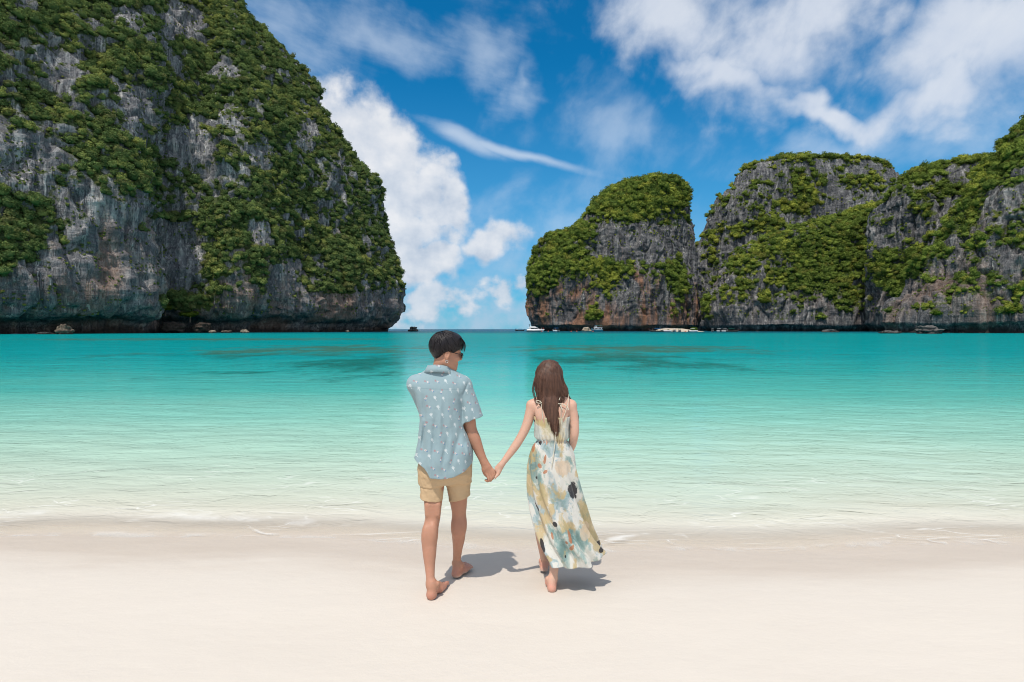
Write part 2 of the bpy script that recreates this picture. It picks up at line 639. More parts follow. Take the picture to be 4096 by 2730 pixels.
def catmull(pts, n, weights=None):
    pts = np.asarray(pts, float)
    k = len(pts)
    ext = np.vstack([2 * pts[0] - pts[1], pts, 2 * pts[-1] - pts[-2]])
    u = np.linspace(0, k - 1, 4000)
    i = np.minimum(u.astype(int), k - 2)
    f = (u - i)[:, None]
    a, b, c_, d = ext[i], ext[i + 1], ext[i + 2], ext[i + 3]
    q = 0.5 * (2 * b + (c_ - a) * f + (2 * a - 5 * b + 4 * c_ - d) * f ** 2 + (3 * b - a - 3 * c_ + d) * f ** 3)
    L = np.concatenate([[0], np.cumsum(np.linalg.norm(np.diff(q[:, :2], axis=0), axis=1))])
    v = np.linspace(0, L[-1], n)
    return np.stack([np.interp(v, L, q[:, j]) for j in range(q.shape[1])], -1), v


def rock_displace(P, N, amp=1.0, seed=0.0):
    """Bulges, fluting, ledges and blocks along the normals of a cliff face."""
    o = np.array([seed, seed * 1.7, 0.0])
    q = P + o
    big = fbm(q * np.array([1 / 46, 1 / 46, 1 / 70]), 3) * 6.0
    wr = fbm(q / 22.0, 2)[:, None] * np.array([4.0, 4.0, 0])
    fl = ridged((q + wr) * np.array([1 / 17, 1 / 17, 1 / 110]), 3, 0.55) * 3.0
    rib = ridged((q + wr) * np.array([1 / 5.0, 1 / 5.0, 1 / 40]), 3, 0.55) * 1.0
    zz = q[:, 2] + fbm(q / 30.0, 2) * 6
    led = fbm(np.stack([q[:, 0] / 30, q[:, 1] / 30, zz / 4.2], -1), 2, 0.6) * 0.75
    blk = fbm(q * np.array([1 / 6.0, 1 / 6.0, 1 / 13.0]), 4, 0.55) * 1.3
    crack = -np.clip(0.12 - np.abs(pnoise((q + wr) * np.array([1 / 10.0, 1 / 10.0, 1 / 60]))), 0, 1) * 22.0
    sharp = ridged((q + wr) * np.array([1 / 2.4, 1 / 2.4, 1 / 9.0]), 2, 0.6) * 0.55 + np.clip(fbm(q / np.array([3.0, 3.0, 5.0]) + 7, 2), -0.2, 1) * 0.7
    foot = np.clip((P[:, 2] - 1.0) / 14.0, 0.35, 1)
    return P + N * ((sharp + big + fl + rib + led + blk + crack - 4.2) * amp * foot)[:, None]


def grid_normals(G, flip=False):
    du = np.gradient(G, axis=0)
    dv = np.gradient(G, axis=1)
    n = np.cross(du, dv)
    n /= np.linalg.norm(n, axis=2, keepdims=True) + 1e-9
    return -n if flip else n


def ellipses(x, y, items):
    r = np.zeros_like(x)
    for cx, cy, rx, ry, w in items:
        d = ((x - cx) / rx) ** 2 + ((y - cy) / ry) ** 2
        r += w * np.exp(-d * 1.1)
    return r


def rock_material(name, orange=0.5, dark=1.0, warm=(0.30, 0.165, 0.095)):
    m, t = material(name)
    pos = t.position()
    px, py, pz = t.xyz(pos)
    veg = t.attr('veg')
    blocks = t.noise(t.scale(pos, (0.16, 0.16, 0.11)), 1.0, 7, 0.62)
    stripe = t.noise(t.scale(pos, (0.33, 0.33, 0.022)), 1.0, 5, 0.62, 0.6)
    fine = t.noise(t.scale(pos, (1.0, 1.0, 0.7)), 1.0, 5, 0.68)
    strata = t.noise(t.scale(pos, (0.06, 0.06, 0.9)), 1.0, 3, 0.6)
    v = blocks * 0.5 + stripe * 0.95 + fine * 0.40 + strata * 0.18 - 0.51
    k = dark
    col = t.ramp(v, [(0.22, (0.028 * k, 0.028 * k, 0.030 * k)), (0.40, (0.085 * k, 0.085 * k, 0.090 * k)), (0.55, (0.165 * k, 0.162 * k, 0.162 * k)),
                     (0.70, (0.29 * k, 0.28 * k, 0.265 * k)), (0.86, (0.46 * k, 0.44 * k, 0.40 * k))])
    o1 = t.noise(t.scale(pos, (0.045, 0.045, 0.018)), 1.0, 4, 0.6, 0.5)
    lowz = pz.step(95.0, 8.0)
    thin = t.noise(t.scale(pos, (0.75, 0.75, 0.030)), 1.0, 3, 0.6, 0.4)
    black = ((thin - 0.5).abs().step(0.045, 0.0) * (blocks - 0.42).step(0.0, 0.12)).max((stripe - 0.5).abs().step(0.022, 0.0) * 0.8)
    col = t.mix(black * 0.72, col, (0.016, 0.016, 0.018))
    pale = (thin - 0.5).step(0.10, 0.18) * t.noise(t.scale(pos, (0.03, 0.03, 0.02)), 1.0, 3, 0.6).step(0.48, 0.62)
    col = t.mix(pale * 0.6, col, (0.50 * k, 0.475 * k, 0.43 * k))
    om = ((o1 - 0.5) * 4.2 + lowz * 0.9 - 0.55 + (stripe - 0.5) * 2.0).step(0.0, 0.9) * orange
    col = t.mix(om, col, t.mix(fine, tuple(c * 0.55 for c in warm), tuple(c * 1.35 for c in warm)))
    tide = (pz + (blocks - 0.5) * 7.0).step(4.2, 0.6)
    col = t.mix(tide * 0.86, col, (0.018, 0.017, 0.016))
    gn = t.noise(t.scale(pos, (0.28, 0.28, 0.20)), 1.0, 6, 0.65)
    moss = (veg + (gn - 0.5) * 1.3).step(-0.08, 0.24)
    gy = t.noise(pos, 0.035, 3, 0.5)
    gcol = t.mix(gy.step(0.35, 0.68), t.mix(fine, (0.025, 0.042, 0.014), (0.070, 0.100, 0.030)), t.mix(fine, (0.035, 0.058, 0.010), (0.115, 0.135, 0.022)))
    col = t.mix(moss * 0.93, col, gcol)
    h = blocks * 1.0 + stripe * 1.4 + fine * 0.9 + strata * 0.5
    p = t.principled(Base_Color=col, Roughness=0.95, Specular_IOR_Level=0.12, Normal=t.bump(h, 1.4, 0.8))
    t.output(p.outputs[0])
    return m


CLIFF_PTS = []
TREES = []          # (x, y, z, normal, size, tint, cliff name)


def finish_cliff(name, G, faces, mat, veg_rule, tree_rate, tree_size, seed, flip=False, amp=1.0, top=None, tuft=0.45):
    nu, nv, _ = G.shape
    N = grid_normals(G, flip).reshape(-1, 3)
    P = G.reshape(-1, 3)
    P2 = rock_displace(P, N, amp if top is None else amp * top, seed)
    P2[:, 2] = np.where(P[:, 2] < 0.5, np.minimum(P2[:, 2], 0.0), P2[:, 2])
    x, y = proj(P2)
    nz = grid_normals(P2.reshape(nu, nv, 3), flip).reshape(-1, 3)
    nse = fbm(P2 / np.array([30., 30., 24.]), 3, 0.6)
    nse2 = fbm(P2 / np.array([9., 9., 8.]) + 50, 3, 0.6)
    nse3 = fbm(P2 / np.array([4.2, 4.2, 4.6]) + 90, 2, 0.6)
    veg = veg_rule(x, y, P2) + 0.30 * nse + 0.42 * nse2 + 0.30 * nse3 + 0.42 * (nz[:, 2] - 0.25)
    veg -= np.clip((9.0 - P2[:, 2]) / 4.0, 0, 2)
    me = mesh_from(name, P2, faces)
    add_attr(me, 'veg', veg)
    o = tag(link(name, me, mat), kind='structure')
    CLIFF_PTS.append(np.column_stack([P2, x, y]))
    # trees grow on the covered faces that look towards the bay
    fc = P2[faces]
    cen = fc.mean(1)
    nf = np.cross(fc[:, 2] - fc[:, 0], fc[:, 3] - fc[:, 1])
    area = np.linalg.norm(nf, axis=1) * 0.5
    nf /= np.linalg.norm(nf, axis=1)[:, None] + 1e-9
    vf = veg[faces].mean(1)
    view = cen - np.array([0, 0, CAM_Z])
    facing = -(view * nf).sum(1) / np.linalg.norm(view, axis=1)
    fx, fy = proj(cen)
    ok = (vf > 0.04) & (facing > -0.25) & (fx > -90) & (fx < 2450) & (fy > -110) & (cen[:, 1] > 20)
    prob = area * ok * np.clip(0.25 + vf * 2.2, 0, 1)
    n = int(prob.sum() * tree_rate)
    idx = RNG.choice(len(prob), n, p=prob / prob.sum())
    for i in idx:
        sz = tree_size * (0.40 + 1.55 * RNG.random() ** 2.8) * (0.75 + 0.4 * min(1.0, max(0.0, vf[i] * 1.5)))
        TREES.append((cen[i], nf[i], sz, fx[i], fy[i], name))
    # tufts and shrubs in the cracks of the bare rock
    ok2 = (vf <= 0.06) & (vf > -1.2) & (facing > 0.05) & (fx > -20) & (fx < 2380) & (fy > -20) & (fy < 728) & (cen[:, 1] > 20)
    pr2 = area * ok2 * np.clip(0.15 + nse2[faces[:, 0]] * 1.6 + 0.5 * nf[:, 2], 0, 1)
    for i in RNG.choice(len(pr2), int(pr2.sum() * tree_rate * tuft), p=pr2 / pr2.sum()):
        TREES.append((cen[i], nf[i], tree_size * (0.20 + 0.30 * RNG.random() ** 1.5), fx[i], fy[i], name))
    return o, P2


# ---- the tall cliff on the left: ribs from a base line on the water up to a crest line
base, arc = catmull([(-430, -80), (-310, 40), (-240, 118), (-193, 188), (-172, 226), (-160, 252), (-170, 272), (-160, 288), (-136, 300), (-116, 332),
                     (-96, 366), (-85, 390), (-81, 404), (-88, 424), (-120, 452), (-210, 492), (-400, 520)], 690)
spine_pts = np.array([(-640, 40), (-480, 150), (-370, 270), (-290, 380), (-212, 428)], float)
sp, _ = catmull(spine_pts, 400)
dirs = np.zeros_like(base)
room = np.zeros(len(base))
for i, b in enumerate(base):
    d = sp - b
    k = np.argmin((d ** 2).sum(1))
    dirs[i] = d[k] / np.linalg.norm(d[k])
    room[i] = np.linalg.norm(d[k])
ker = np.ones(41) / 41
pad = np.pad(dirs, ((20, 20), (0, 0)), mode='edge')
dirs = np.stack([np.convolve(pad[:, j], ker, 'valid') for j in range(2)], -1)
dirs /= np.linalg.norm(dirs, axis=1)[:, None]
tip_w = np.exp(-((arc - arc[np.argmin(np.linalg.norm(base - np.array([-81, 404]), axis=1))]) / 55.0) ** 2)
flank_z = np.array([0, 3, 6, 9, 13, 20, 60, 110, 150, 200, 260, 330.0])
flank_m = np.array([11, 12, 10, 0.5, -2.5, -2, 9, 27, 48, 82, 130, 190.0])
tip_z = np.array([0, 3, 6, 10, 17, 30, 60, 85, 109, 130, 150, 185, 207, 231, 243, 330])
tip_m = np.array([9, 9, 5, 0, -3, -3, 8, 14, 21, 33, 50, 74, 89, 117, 134, 200.0])
NV = 400
tt = np.linspace(0, 1, NV) ** 1.12
G = np.zeros((len(base), NV, 3))
for i in range(len(base)):
    w = tip_w[i]
    H = 243 * w + 318 * (1 - w)
    z = tt * H
    mm = w * np.interp(z, tip_z, tip_m) + (1 - w) * np.interp(z, flank_z, flank_m)
    mm = np.minimum(mm, room[i] * 1.02)
    s0 = arc[np.argmin(np.linalg.norm(base - np.array([-170, 272]), axis=1))]
    g = np.exp(-((arc[i] - (s0 - z * 0.25)) / 9.0) ** 2) * 9.0 * np.clip(1 - z / 190, 0, 1)
    mm = mm + g
    G[i, :, 0] = base[i, 0] + dirs[i, 0] * mm
    G[i, :, 1] = base[i, 1] + dirs[i, 1] * mm
    G[i, :, 2] = z - 0.6


def veg_left(x, y, P):
    r = 0.24 + ellipses(x, y, [(40, 370, 85, 85, -0.85), (140, 640, 210, 85, -1.05), (260, 520, 120, 95, -0.62), (330, 640, 70, 110, -0.6), (110, 470, 80, 55, -0.35),
                               (430, 330, 55, 45, -0.85), (305, 250, 45, 60, -0.7), (300, 40, 60, 30, -0.5), (425, 50, 55, 42, -0.95), (510, 160, 45, 28, -0.7),
                               (430, 590, 42, 70, -0.95), (655, 640, 34, 42, -0.8), (560, 690, 90, 38, -0.85), (800, 715, 130, 36, -0.9), (600, 535, 24, 32, -0.75),
                               (420, 540, 30, 30, -0.6), (590, 350, 40, 30, -0.6), (540, 260, 35, 40, -0.5), (150, 170, 60, 70, -0.35), (700, 700, 120, 26, -0.6),
                               (700, 310, 30, 60, -0.5), (780, 400, 30, 60, -0.45), (900, 700, 30, 40, -0.5),
                               (60, 470, 60, 35, 0.7), (40, 590, 80, 40, 0.75), (60, 640, 50, 20, 0.6), (430, 700, 70, 28, 0.9), (640, 690, 60, 28, 0.8), (480, 640, 40, 40, 0.3)])
    return r - np.clip((y - 712) / 30, 0, 1.2)


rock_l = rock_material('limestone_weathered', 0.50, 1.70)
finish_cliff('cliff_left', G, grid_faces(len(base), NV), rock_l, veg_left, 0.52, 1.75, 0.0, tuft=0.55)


# ---- rounded stacks and massifs on the right: closed level rings whose left and right rims follow the skyline
def stack(name, y0, rows, bf, mat, veg_rule, rate, size, seed, nphi=420, nz=240, bb=0.6, expo=2.5, amp=1.0, notch=4.0, tilt=0.0):
    """rows: (height in the photograph, left rim, right rim); bf: front half depth at foot and top."""
    rows = sorted(rows, key=lambda r: -r[0])
    zz = np.array([(756.5 - r[0]) / 1307.5 * y0 + CAM_Z for r in rows])
    xl = np.array([(r[1] - 1176.5) / 1307.5 * y0 for r in rows])
    xr = np.array([(r[2] - 1176.5) / 1307.5 * y0 for r in rows])
    zz[0] = -0.6
    zz[1:] -= 6.5 * np.clip(zz[1:] / zz[-1], 0, 1) ** 3        # room for the trees on top
    zt = zz[-1]
    # rings crowd towards the flat top
    s = np.linspace(0, 1, nz)
    z = zz[0] + (zt - zz[0]) * (1 - (1 - s) ** 1.5)
    XL, XR = np.interp(z, zz, xl), np.interp(z, zz, xr)
    h = (z - zz[0]) / (zt - zz[0])
    b = bf[0] + (bf[1] - bf[0]) * h ** 1.4
    inset = notch * np.clip(1 - np.abs(z - 1.0) / 3.6, 0, 1) ** 0.6
    phi = np.concatenate([np.linspace(-0.35, math.pi + 0.35, int(nphi * 0.85), endpoint=False), np.linspace(math.pi + 0.35, 2 * math.pi - 0.35, nphi - int(nphi * 0.85), endpoint=False)])
    c_, s_ = np.cos(phi), np.sin(phi)
    ex = 2 / expo
    cx = np.sign(c_) * np.abs(c_) ** ex
    sy = np.sign(s_) * np.abs(s_) ** ex
    G = np.zeros((nphi, nz, 3))
    cap = np.clip((1 - h) / 0.04, 0, 1) ** 0.5
    for j in range(nz):
        a = ((XR[j] - XL[j]) * 0.5 - inset[j]) * (cap[j] * 0.9 + 0.1)
        bj = np.where(sy > 0, b[j] - inset[j], b[j] * bb) * (cap[j] * 0.9 + 0.1)
        G[:, j, 0] = (XL[j] + XR[j]) * 0.5 + a * cx
        G[:, j, 1] = y0 - bj * sy + tilt * a * cx
        G[:, j, 2] = z[j]
    return finish_cliff(name, G, grid_faces(nphi, nz, True)[:, ::-1], mat, veg_rule, rate, size, seed, flip=True, amp=amp, top=np.tile(1 - 0.8 * np.clip((h - 0.72) / 0.22, 0, 1), nphi))


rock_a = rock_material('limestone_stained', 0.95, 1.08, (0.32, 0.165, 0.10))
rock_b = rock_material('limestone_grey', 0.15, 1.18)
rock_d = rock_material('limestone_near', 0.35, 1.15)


def veg_a(x, y, P):
    r = -0.30 + 0.95 / (1 + np.exp((y - 520) / 14)) + ellipses(x, y, [
        (1498, 556, 85, 55, -1.0), (1289, 585, 65, 75, 0.85), (1235, 640, 35, 45, 0.7), (1554, 640, 38, 70, 0.8), (1395, 640, 22, 50, 0.75), (1460, 612, 90, 18, 0.7),
        (1340, 610, 40, 25, 0.4), (1265, 720, 20, 40, 0.4), (1360, 725, 22, 18, 0.8), (1310, 700, 60, 50, -0.3), (1350, 500, 40, 20, -0.25), (1590, 520, 14, 120, -0.4)])
    return r


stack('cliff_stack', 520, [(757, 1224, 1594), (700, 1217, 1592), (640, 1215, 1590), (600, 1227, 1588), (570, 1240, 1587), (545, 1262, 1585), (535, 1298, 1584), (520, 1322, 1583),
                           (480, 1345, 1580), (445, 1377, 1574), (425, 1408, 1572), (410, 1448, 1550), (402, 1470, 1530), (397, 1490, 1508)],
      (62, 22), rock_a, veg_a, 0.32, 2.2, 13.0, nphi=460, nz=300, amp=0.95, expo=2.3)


def veg_b(x, y, P):
    return -0.20 + ellipses(x, y, [(1760, 352, 120, 10, 0.8), (1860, 430, 60, 40, 0.55), (1750, 520, 70, 22, 0.75), (1900, 360, 120, 8, 0.6), (1990, 430, 60, 30, 0.35),
                                   (1640, 570, 20, 60, 0.4), (1820, 480, 40, 25, 0.6), (1690, 545, 30, 15, 0.5)])


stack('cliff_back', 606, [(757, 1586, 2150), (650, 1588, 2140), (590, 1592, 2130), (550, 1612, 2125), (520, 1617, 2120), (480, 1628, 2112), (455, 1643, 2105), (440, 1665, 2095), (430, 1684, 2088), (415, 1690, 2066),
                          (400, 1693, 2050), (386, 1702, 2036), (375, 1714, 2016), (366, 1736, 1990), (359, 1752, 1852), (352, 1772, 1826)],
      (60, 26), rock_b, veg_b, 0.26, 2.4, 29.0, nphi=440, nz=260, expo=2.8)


def veg_e(x, y, P):
    return -0.22 + ellipses(x, y, [(1920, 590, 125, 70, 0.66), (2000, 530, 80, 60, 0.70), (1800, 560, 70, 30, 0.5), (1870, 650, 80, 30, 0.8), (1720, 640, 40, 40, 0.6), (1755, 690, 14, 26, 0.7),
                                   (2060, 660, 60, 40, 0.7), (1625, 690, 10, 70, 0.8), (1950, 690, 60, 25, 0.25), (1700, 600, 30, 20, 0.4), (2010, 470, 50, 30, 0.7)])


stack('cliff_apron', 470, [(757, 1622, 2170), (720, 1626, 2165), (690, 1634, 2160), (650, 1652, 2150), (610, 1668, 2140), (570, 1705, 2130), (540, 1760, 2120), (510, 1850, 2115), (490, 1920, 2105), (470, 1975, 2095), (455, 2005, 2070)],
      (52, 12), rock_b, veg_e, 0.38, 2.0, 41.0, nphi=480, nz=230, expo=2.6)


def veg_c(x, y, P):
    return -0.18 + ellipses(x, y, [(2190, 360, 100, 14, 0.8), (2110, 395, 60, 22, 0.75), (2130, 480, 35, 25, 0.6), (2080, 650, 60, 40, 0.85), (2110, 585, 40, 15, 0.5), (2180, 440, 40, 16, 0.4), (2040, 600, 50, 60, 0.4)])


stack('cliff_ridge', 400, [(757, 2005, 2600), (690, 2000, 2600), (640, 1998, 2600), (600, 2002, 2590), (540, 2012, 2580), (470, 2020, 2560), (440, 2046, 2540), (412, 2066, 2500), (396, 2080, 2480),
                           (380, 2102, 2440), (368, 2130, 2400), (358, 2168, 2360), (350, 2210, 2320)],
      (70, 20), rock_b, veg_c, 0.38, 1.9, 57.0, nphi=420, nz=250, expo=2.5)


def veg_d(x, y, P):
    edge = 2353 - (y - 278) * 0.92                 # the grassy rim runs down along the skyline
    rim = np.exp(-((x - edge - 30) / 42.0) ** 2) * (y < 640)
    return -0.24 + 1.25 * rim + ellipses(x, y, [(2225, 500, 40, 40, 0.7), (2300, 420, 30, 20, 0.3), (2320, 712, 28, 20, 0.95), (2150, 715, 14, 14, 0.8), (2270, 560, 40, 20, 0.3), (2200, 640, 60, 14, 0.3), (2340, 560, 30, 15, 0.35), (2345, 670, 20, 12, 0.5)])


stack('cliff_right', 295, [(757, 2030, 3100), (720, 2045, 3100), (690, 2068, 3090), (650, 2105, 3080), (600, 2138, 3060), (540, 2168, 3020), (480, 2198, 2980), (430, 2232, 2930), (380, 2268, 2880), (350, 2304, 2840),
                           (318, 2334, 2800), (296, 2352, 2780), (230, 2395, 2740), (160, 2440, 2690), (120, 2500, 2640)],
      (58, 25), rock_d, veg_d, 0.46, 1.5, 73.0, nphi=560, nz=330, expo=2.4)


# ------------------------------------------------------------------ trees
def leaf_material(name, a, b, yellow):
    m, t = material(name)
    pos = t.position()
    oi = t.node('ShaderNodeObjectInfo')
    rnd = Sk(t.t, oi.outputs['Random'])
    leaf = t.noise(pos, 1.4, 3, 0.6)
    reg = t.noise(pos, 0.022, 3, 0.55)
    col = t.mix(leaf * 0.45 + rnd * 1.0 - 0.22, a, b)
    dry = ((rnd * 7.31).fract() - 0.86).step(0.0, 0.06)
    col = t.mix(dry * 0.6, col, (b[0] * 1.05, b[1] * 0.74, b[2] * 0.9))
    ym = ((reg - 0.5) * 3.5 + (rnd - 0.55) * 1.6).step(0.0, 1.0)
    col = t.mix(ym * 0.75, col, yellow)
    d = t.node('ShaderNodeBsdfDiffuse')
    t.put(d.inputs['Color'], col)
    tl = t.node('ShaderNodeBsdfTranslucent')
    t.put(tl.inputs['Color'], col)
    mx = t.node('ShaderNodeMixShader')
    mx.inputs[0].default_value = 0.28
    t.link(d.outputs[0], mx.inputs[1])
    t.link(tl.outputs[0], mx.inputs[2])
    t.output(mx.outputs[0])
    return m


leaf_mat = leaf_material('broadleaf', (0.085, 0.130, 0.046), (0.215, 0.285, 0.092), (0.34, 0.355, 0.095))
lime_mat = leaf_material('lime_bush_leaf', (0.075, 0.135, 0.018), (0.125, 0.20, 0.026), (0.20, 0.24, 0.035))  # the bushes' own bright green
bark_mat = plain('grey_bark', (0.12, 0.10, 0.08), 0.9, var=0.35, scale=3)


def crown_mesh(seed, flat=0.72, n=250, spread=1.0):
    """Crown about 2 units wide standing on z = 0: leaf-sized faces round several boughs, and a ragged dark core."""
    g = np.random.default_rng(seed)
    nb = 9
    cs, rs = [], []
    for k in range(nb):
        a = 2 * math.pi * (k / nb) + g.random()
        rr = 0.62 * math.sqrt(g.random()) * spread
        cs.append((rr * math.cos(a), rr * math.sin(a), 0.45 + 0.55 * g.random() * flat + (0.25 if k < 3 else 0)))
        rs.append(0.30 + 0.24 * g.random())
    cs, rs = np.array(cs), np.array(rs)
    V, Fc = [], []
    for i in range(n):
        k = g.integers(nb)
        d = g.normal(size=3)
        d[2] = d[2] * 0.8 + 0.35
        d /= np.linalg.norm(d)
        p = cs[k] + d * rs[k] * (0.75 + 0.35 * g.random()) * np.array([1, 1, 0.85])
        nrm = d + g.normal(size=3) * 0.45
        nrm /= np.linalg.norm(nrm)
        u = np.cross(nrm, g.normal(size=3))
        u /= np.linalg.norm(u)
        v = np.cross(nrm, u)
        s = 0.085 + 0.085 * g.random()
        b0 = len(V)
        V += [p - u * s, p - v * s * 0.55 - nrm * 0.02, p + u * s, p + v * s * 0.55 - nrm * 0.02]
        Fc.append((b0, b0 + 1, b0 + 2, b0 + 3))
    # core
    nu, nvv = 10, 7
    core = len(V)
    for i in range(nu):
        for j in range(nvv):
            th, ph = 2 * math.pi * i / nu, math.pi * j / (nvv - 1)
            q = np.array([math.sin(ph) * math.cos(th), math.sin(ph) * math.sin(th), math.cos(ph)])
            r = 0.60 * (0.8 + 0.35 * g.random())
            V.append(q * r * np.array([1.0, 1.0, 0.7]) + np.array([0, 0, 0.55]))
    for f in grid_faces(nu, nvv, True):
        Fc.append(tuple(int(v) + core for v in f))
    return mesh_from('crown', np.array(V), np.array(Fc), smooth=False)


crowns = [crown_mesh(100 + k, 0.6 + 0.1 * (k % 3)) for k in range(7)]
for cme in crowns:
    cme.materials.append(leaf_mat)
bright_leaf_mat = leaf_material('bright_leaf', (0.105, 0.155, 0.036), (0.26, 0.335, 0.066), (0.42, 0.43, 0.075))  # brighter, yellower leaf colours for trees on every cliff but the left
crowns_r = [c_.copy() for c_ in crowns]
for cme in crowns_r:
    cme.materials.clear()
    cme.materials.append(bright_leaf_mat)
protos = bpy.data.collections.new('crown_shapes')
for k, cme in enumerate(crowns):
    protos.objects.link(bpy.data.objects.new('crown_shape', cme))
protos_r = bpy.data.collections.new('bright_crown_shapes')
for k, cme in enumerate(crowns_r):
    protos_r.objects.link(bpy.data.objects.new('bright_crown_shape', cme))

def forest_group(protos):
  gt = bpy.data.node_groups.new('forest', 'GeometryNodeTree')
  gt.interface.new_socket('Geometry', in_out='INPUT', socket_type='NodeSocketGeometry')
  gt.interface.new_socket('Geometry', in_out='OUTPUT', socket_type='NodeSocketGeometry')
  gi, go = gt.nodes.new('NodeGroupInput'), gt.nodes.new('NodeGroupOutput')
  ci = gt.nodes.new('GeometryNodeCollectionInfo')
  ci.inputs['Collection'].default_value = protos
  ci.inputs['Separate Children'].default_value = True
  ci.inputs['Reset Children'].default_value = True
  iop = gt.nodes.new('GeometryNodeInstanceOnPoints')
  iop.inputs['Pick Instance'].default_value = True


  def named(nm, kind):
      n = gt.nodes.new('GeometryNodeInputNamedAttribute')
      n.data_type = kind
      n.inputs['Name'].default_value = nm
      return [o for o in n.outputs if o.enabled and o.name == 'Attribute'][0]


  gt.links.new(gi.outputs[0], iop.inputs['Points'])
  gt.links.new(ci.outputs[0], iop.inputs['Instance'])
  gt.links.new(named('pick', 'INT'), iop.inputs['Instance Index'])
  e2r = gt.nodes.new('FunctionNodeEulerToRotation')
  gt.links.new(named('turn', 'FLOAT_VECTOR'), e2r.inputs[0])
  gt.links.new(e2r.outputs[0], iop.inputs['Rotation'])
  gt.links.new(named('size', 'FLOAT_VECTOR'), iop.inputs['Scale'])
  gt.links.new(iop.outputs[0], go.inputs[0])
  return gt


GT_LEFT, GT_RIGHT = forest_group(protos), forest_group(protos_r)


def tree_pose(tr):
    cen, nf, sz, fx, fy, nm = tr
    lean = Vector((nf[0] * 0.55, nf[1] * 0.55, 1.0)).normalized()
    q = lean.to_track_quat('Z', 'Y') @ Matrix.Rotation(random.random() * 6.283, 3, 'Z').to_quaternion()
    pos = cen + nf * sz * 0.15 - np.array([0, 0, sz * 0.25])
    return pos, q, (sz * random.uniform(0.85, 1.2), sz * random.uniform(0.85, 1.2), sz * random.uniform(0.8, 1.15))


def trunk_mesh():
    V, Fc = [], []
    for (x0, y0, z0, r0, x1, y1, z1, r1) in [(0, 0, -0.9, 0.10, 0.05, 0.02, 0.55, 0.06), (0.03, 0.0, 0.25, 0.05, 0.45, 0.1, 0.8, 0.02), (0.03, 0, 0.3, 0.05, -0.35, 0.25, 0.85, 0.02), (0.02, 0, 0.2, 0.05, -0.1, -0.4, 0.75, 0.02)]:
        b0 = len(V)
        for q, (x, y, z, r) in enumerate(((x0, y0, z0, r0), (x1, y1, z1, r1))):
            for k in range(6):
                V.append((x + r * math.cos(k * 1.0472), y + r * math.sin(k * 1.0472), z))
        for k in range(6):
            Fc.append((b0 + k, b0 + (k + 1) % 6, b0 + 6 + (k + 1) % 6, b0 + 6 + k))
    return mesh_from('trunk', np.array(V, float), np.array(Fc))


trunk_me = trunk_mesh()
trunk_me.materials.append(bark_mat)
shown = [(tr[2] / np.linalg.norm(tr[0]), k) for k, tr in enumerate(TREES) if 5 < tr[3] < 2345 and 4 < tr[4] < 745]
shown.sort(reverse=True)
solo = set(k for _, k in shown[:300])
PLACE = {'cliff_left': ('leafy green tree crown in the forest on the tall left cliff', 'trees on the left cliff'),
         'cliff_stack': ('green tree crown on the rounded stack beside the channel', 'trees on the rounded stack'),
         'cliff_back': ('green tree crown on the grey cliff behind the cleft', 'trees on the back cliff'),
         'cliff_apron': ('green tree crown on the sloping apron above the small beach', 'trees on the apron'),
         'cliff_ridge': ('green tree crown on the grey ridge left of the right cliff', 'trees on the ridge'),
         'cliff_right': ('green tree crown on the cliff at the right edge', 'trees on the right cliff')}
for k in sorted(solo):
    tr = TREES[k]
    pos, q, sc = tree_pose(tr)
    o = empty('broadleaf_tree', pos)
    o.rotation_mode = 'QUATERNION'
    o.rotation_quaternion = q
    o.scale = sc
    lb, gp = PLACE[tr[5]]
    tag(o, lb, 'tree', gp)
    link('crown', (crowns if tr[5] == 'cliff_left' else crowns_r)[k % 7], None, o)
    link('trunk', trunk_me, None, o)
for nm in PLACE:
    ks = [k for k, tr in enumerate(TREES) if tr[5] == nm and k not in solo]
    poses = [tree_pose(TREES[k]) for k in ks]
    me = bpy.data.meshes.new('forest')
    me.vertices.add(len(ks))
    me.vertices.foreach_set('co', np.array([p[0] for p in poses], np.float32).ravel())
    a = me.attributes.new('pick', 'INT', 'POINT')
    a.data.foreach_set('value', np.array([k % 7 for k in ks], np.int32))
    a = me.attributes.new('turn', 'FLOAT_VECTOR', 'POINT')
    a.data.foreach_set('vector', np.array([p[1].to_euler() for p in poses], np.float32).ravel())
    a = me.attributes.new('size', 'FLOAT_VECTOR', 'POINT')
    a.data.foreach_set('vector', np.array([p[2] for p in poses], np.float32).ravel())
    o = link('forest', me)
    md = o.modifiers.new('forest', 'NODES')
    md.node_group = GT_LEFT if nm == 'cliff_left' else GT_RIGHT
    tag(o, 'dense green ' + PLACE[nm][1].replace('trees', 'tree cover'), 'forest', kind='stuff')
print('TREES', len(TREES))


# ------------------------------------------------------------------ rocks at the foot of the cliffs
def rock_mesh(seed, sx, sy, sz, rough=0.35, strata=0.12, n=28):
    g = np.random.default_rng(seed)
    th = np.linspace(0, 2 * math.pi, n * 2, endpoint=False)
    ph = np.linspace(0.02, math.pi - 0.02, n)
    T, Q = np.meshgrid(th, ph, indexing='ij')
    d = np.stack([np.sin(Q) * np.cos(T), np.sin(Q) * np.sin(T), np.cos(Q)], -1).reshape(-1, 3)
    o = g.random(3) * 40
    r = 1 + rough * fbm(d * 1.3 + o, 3) + 0.25 * rough * ridged(d * 3.1 + o, 2) + strata * np.sin(d[:, 2] * 11 + 2 * pnoise(d * 2 + o))
    V = d * r[:, None] * np.array([sx, sy, sz])
    return mesh_from('rock', V, grid_faces(n * 2, n, True)[:, ::-1])


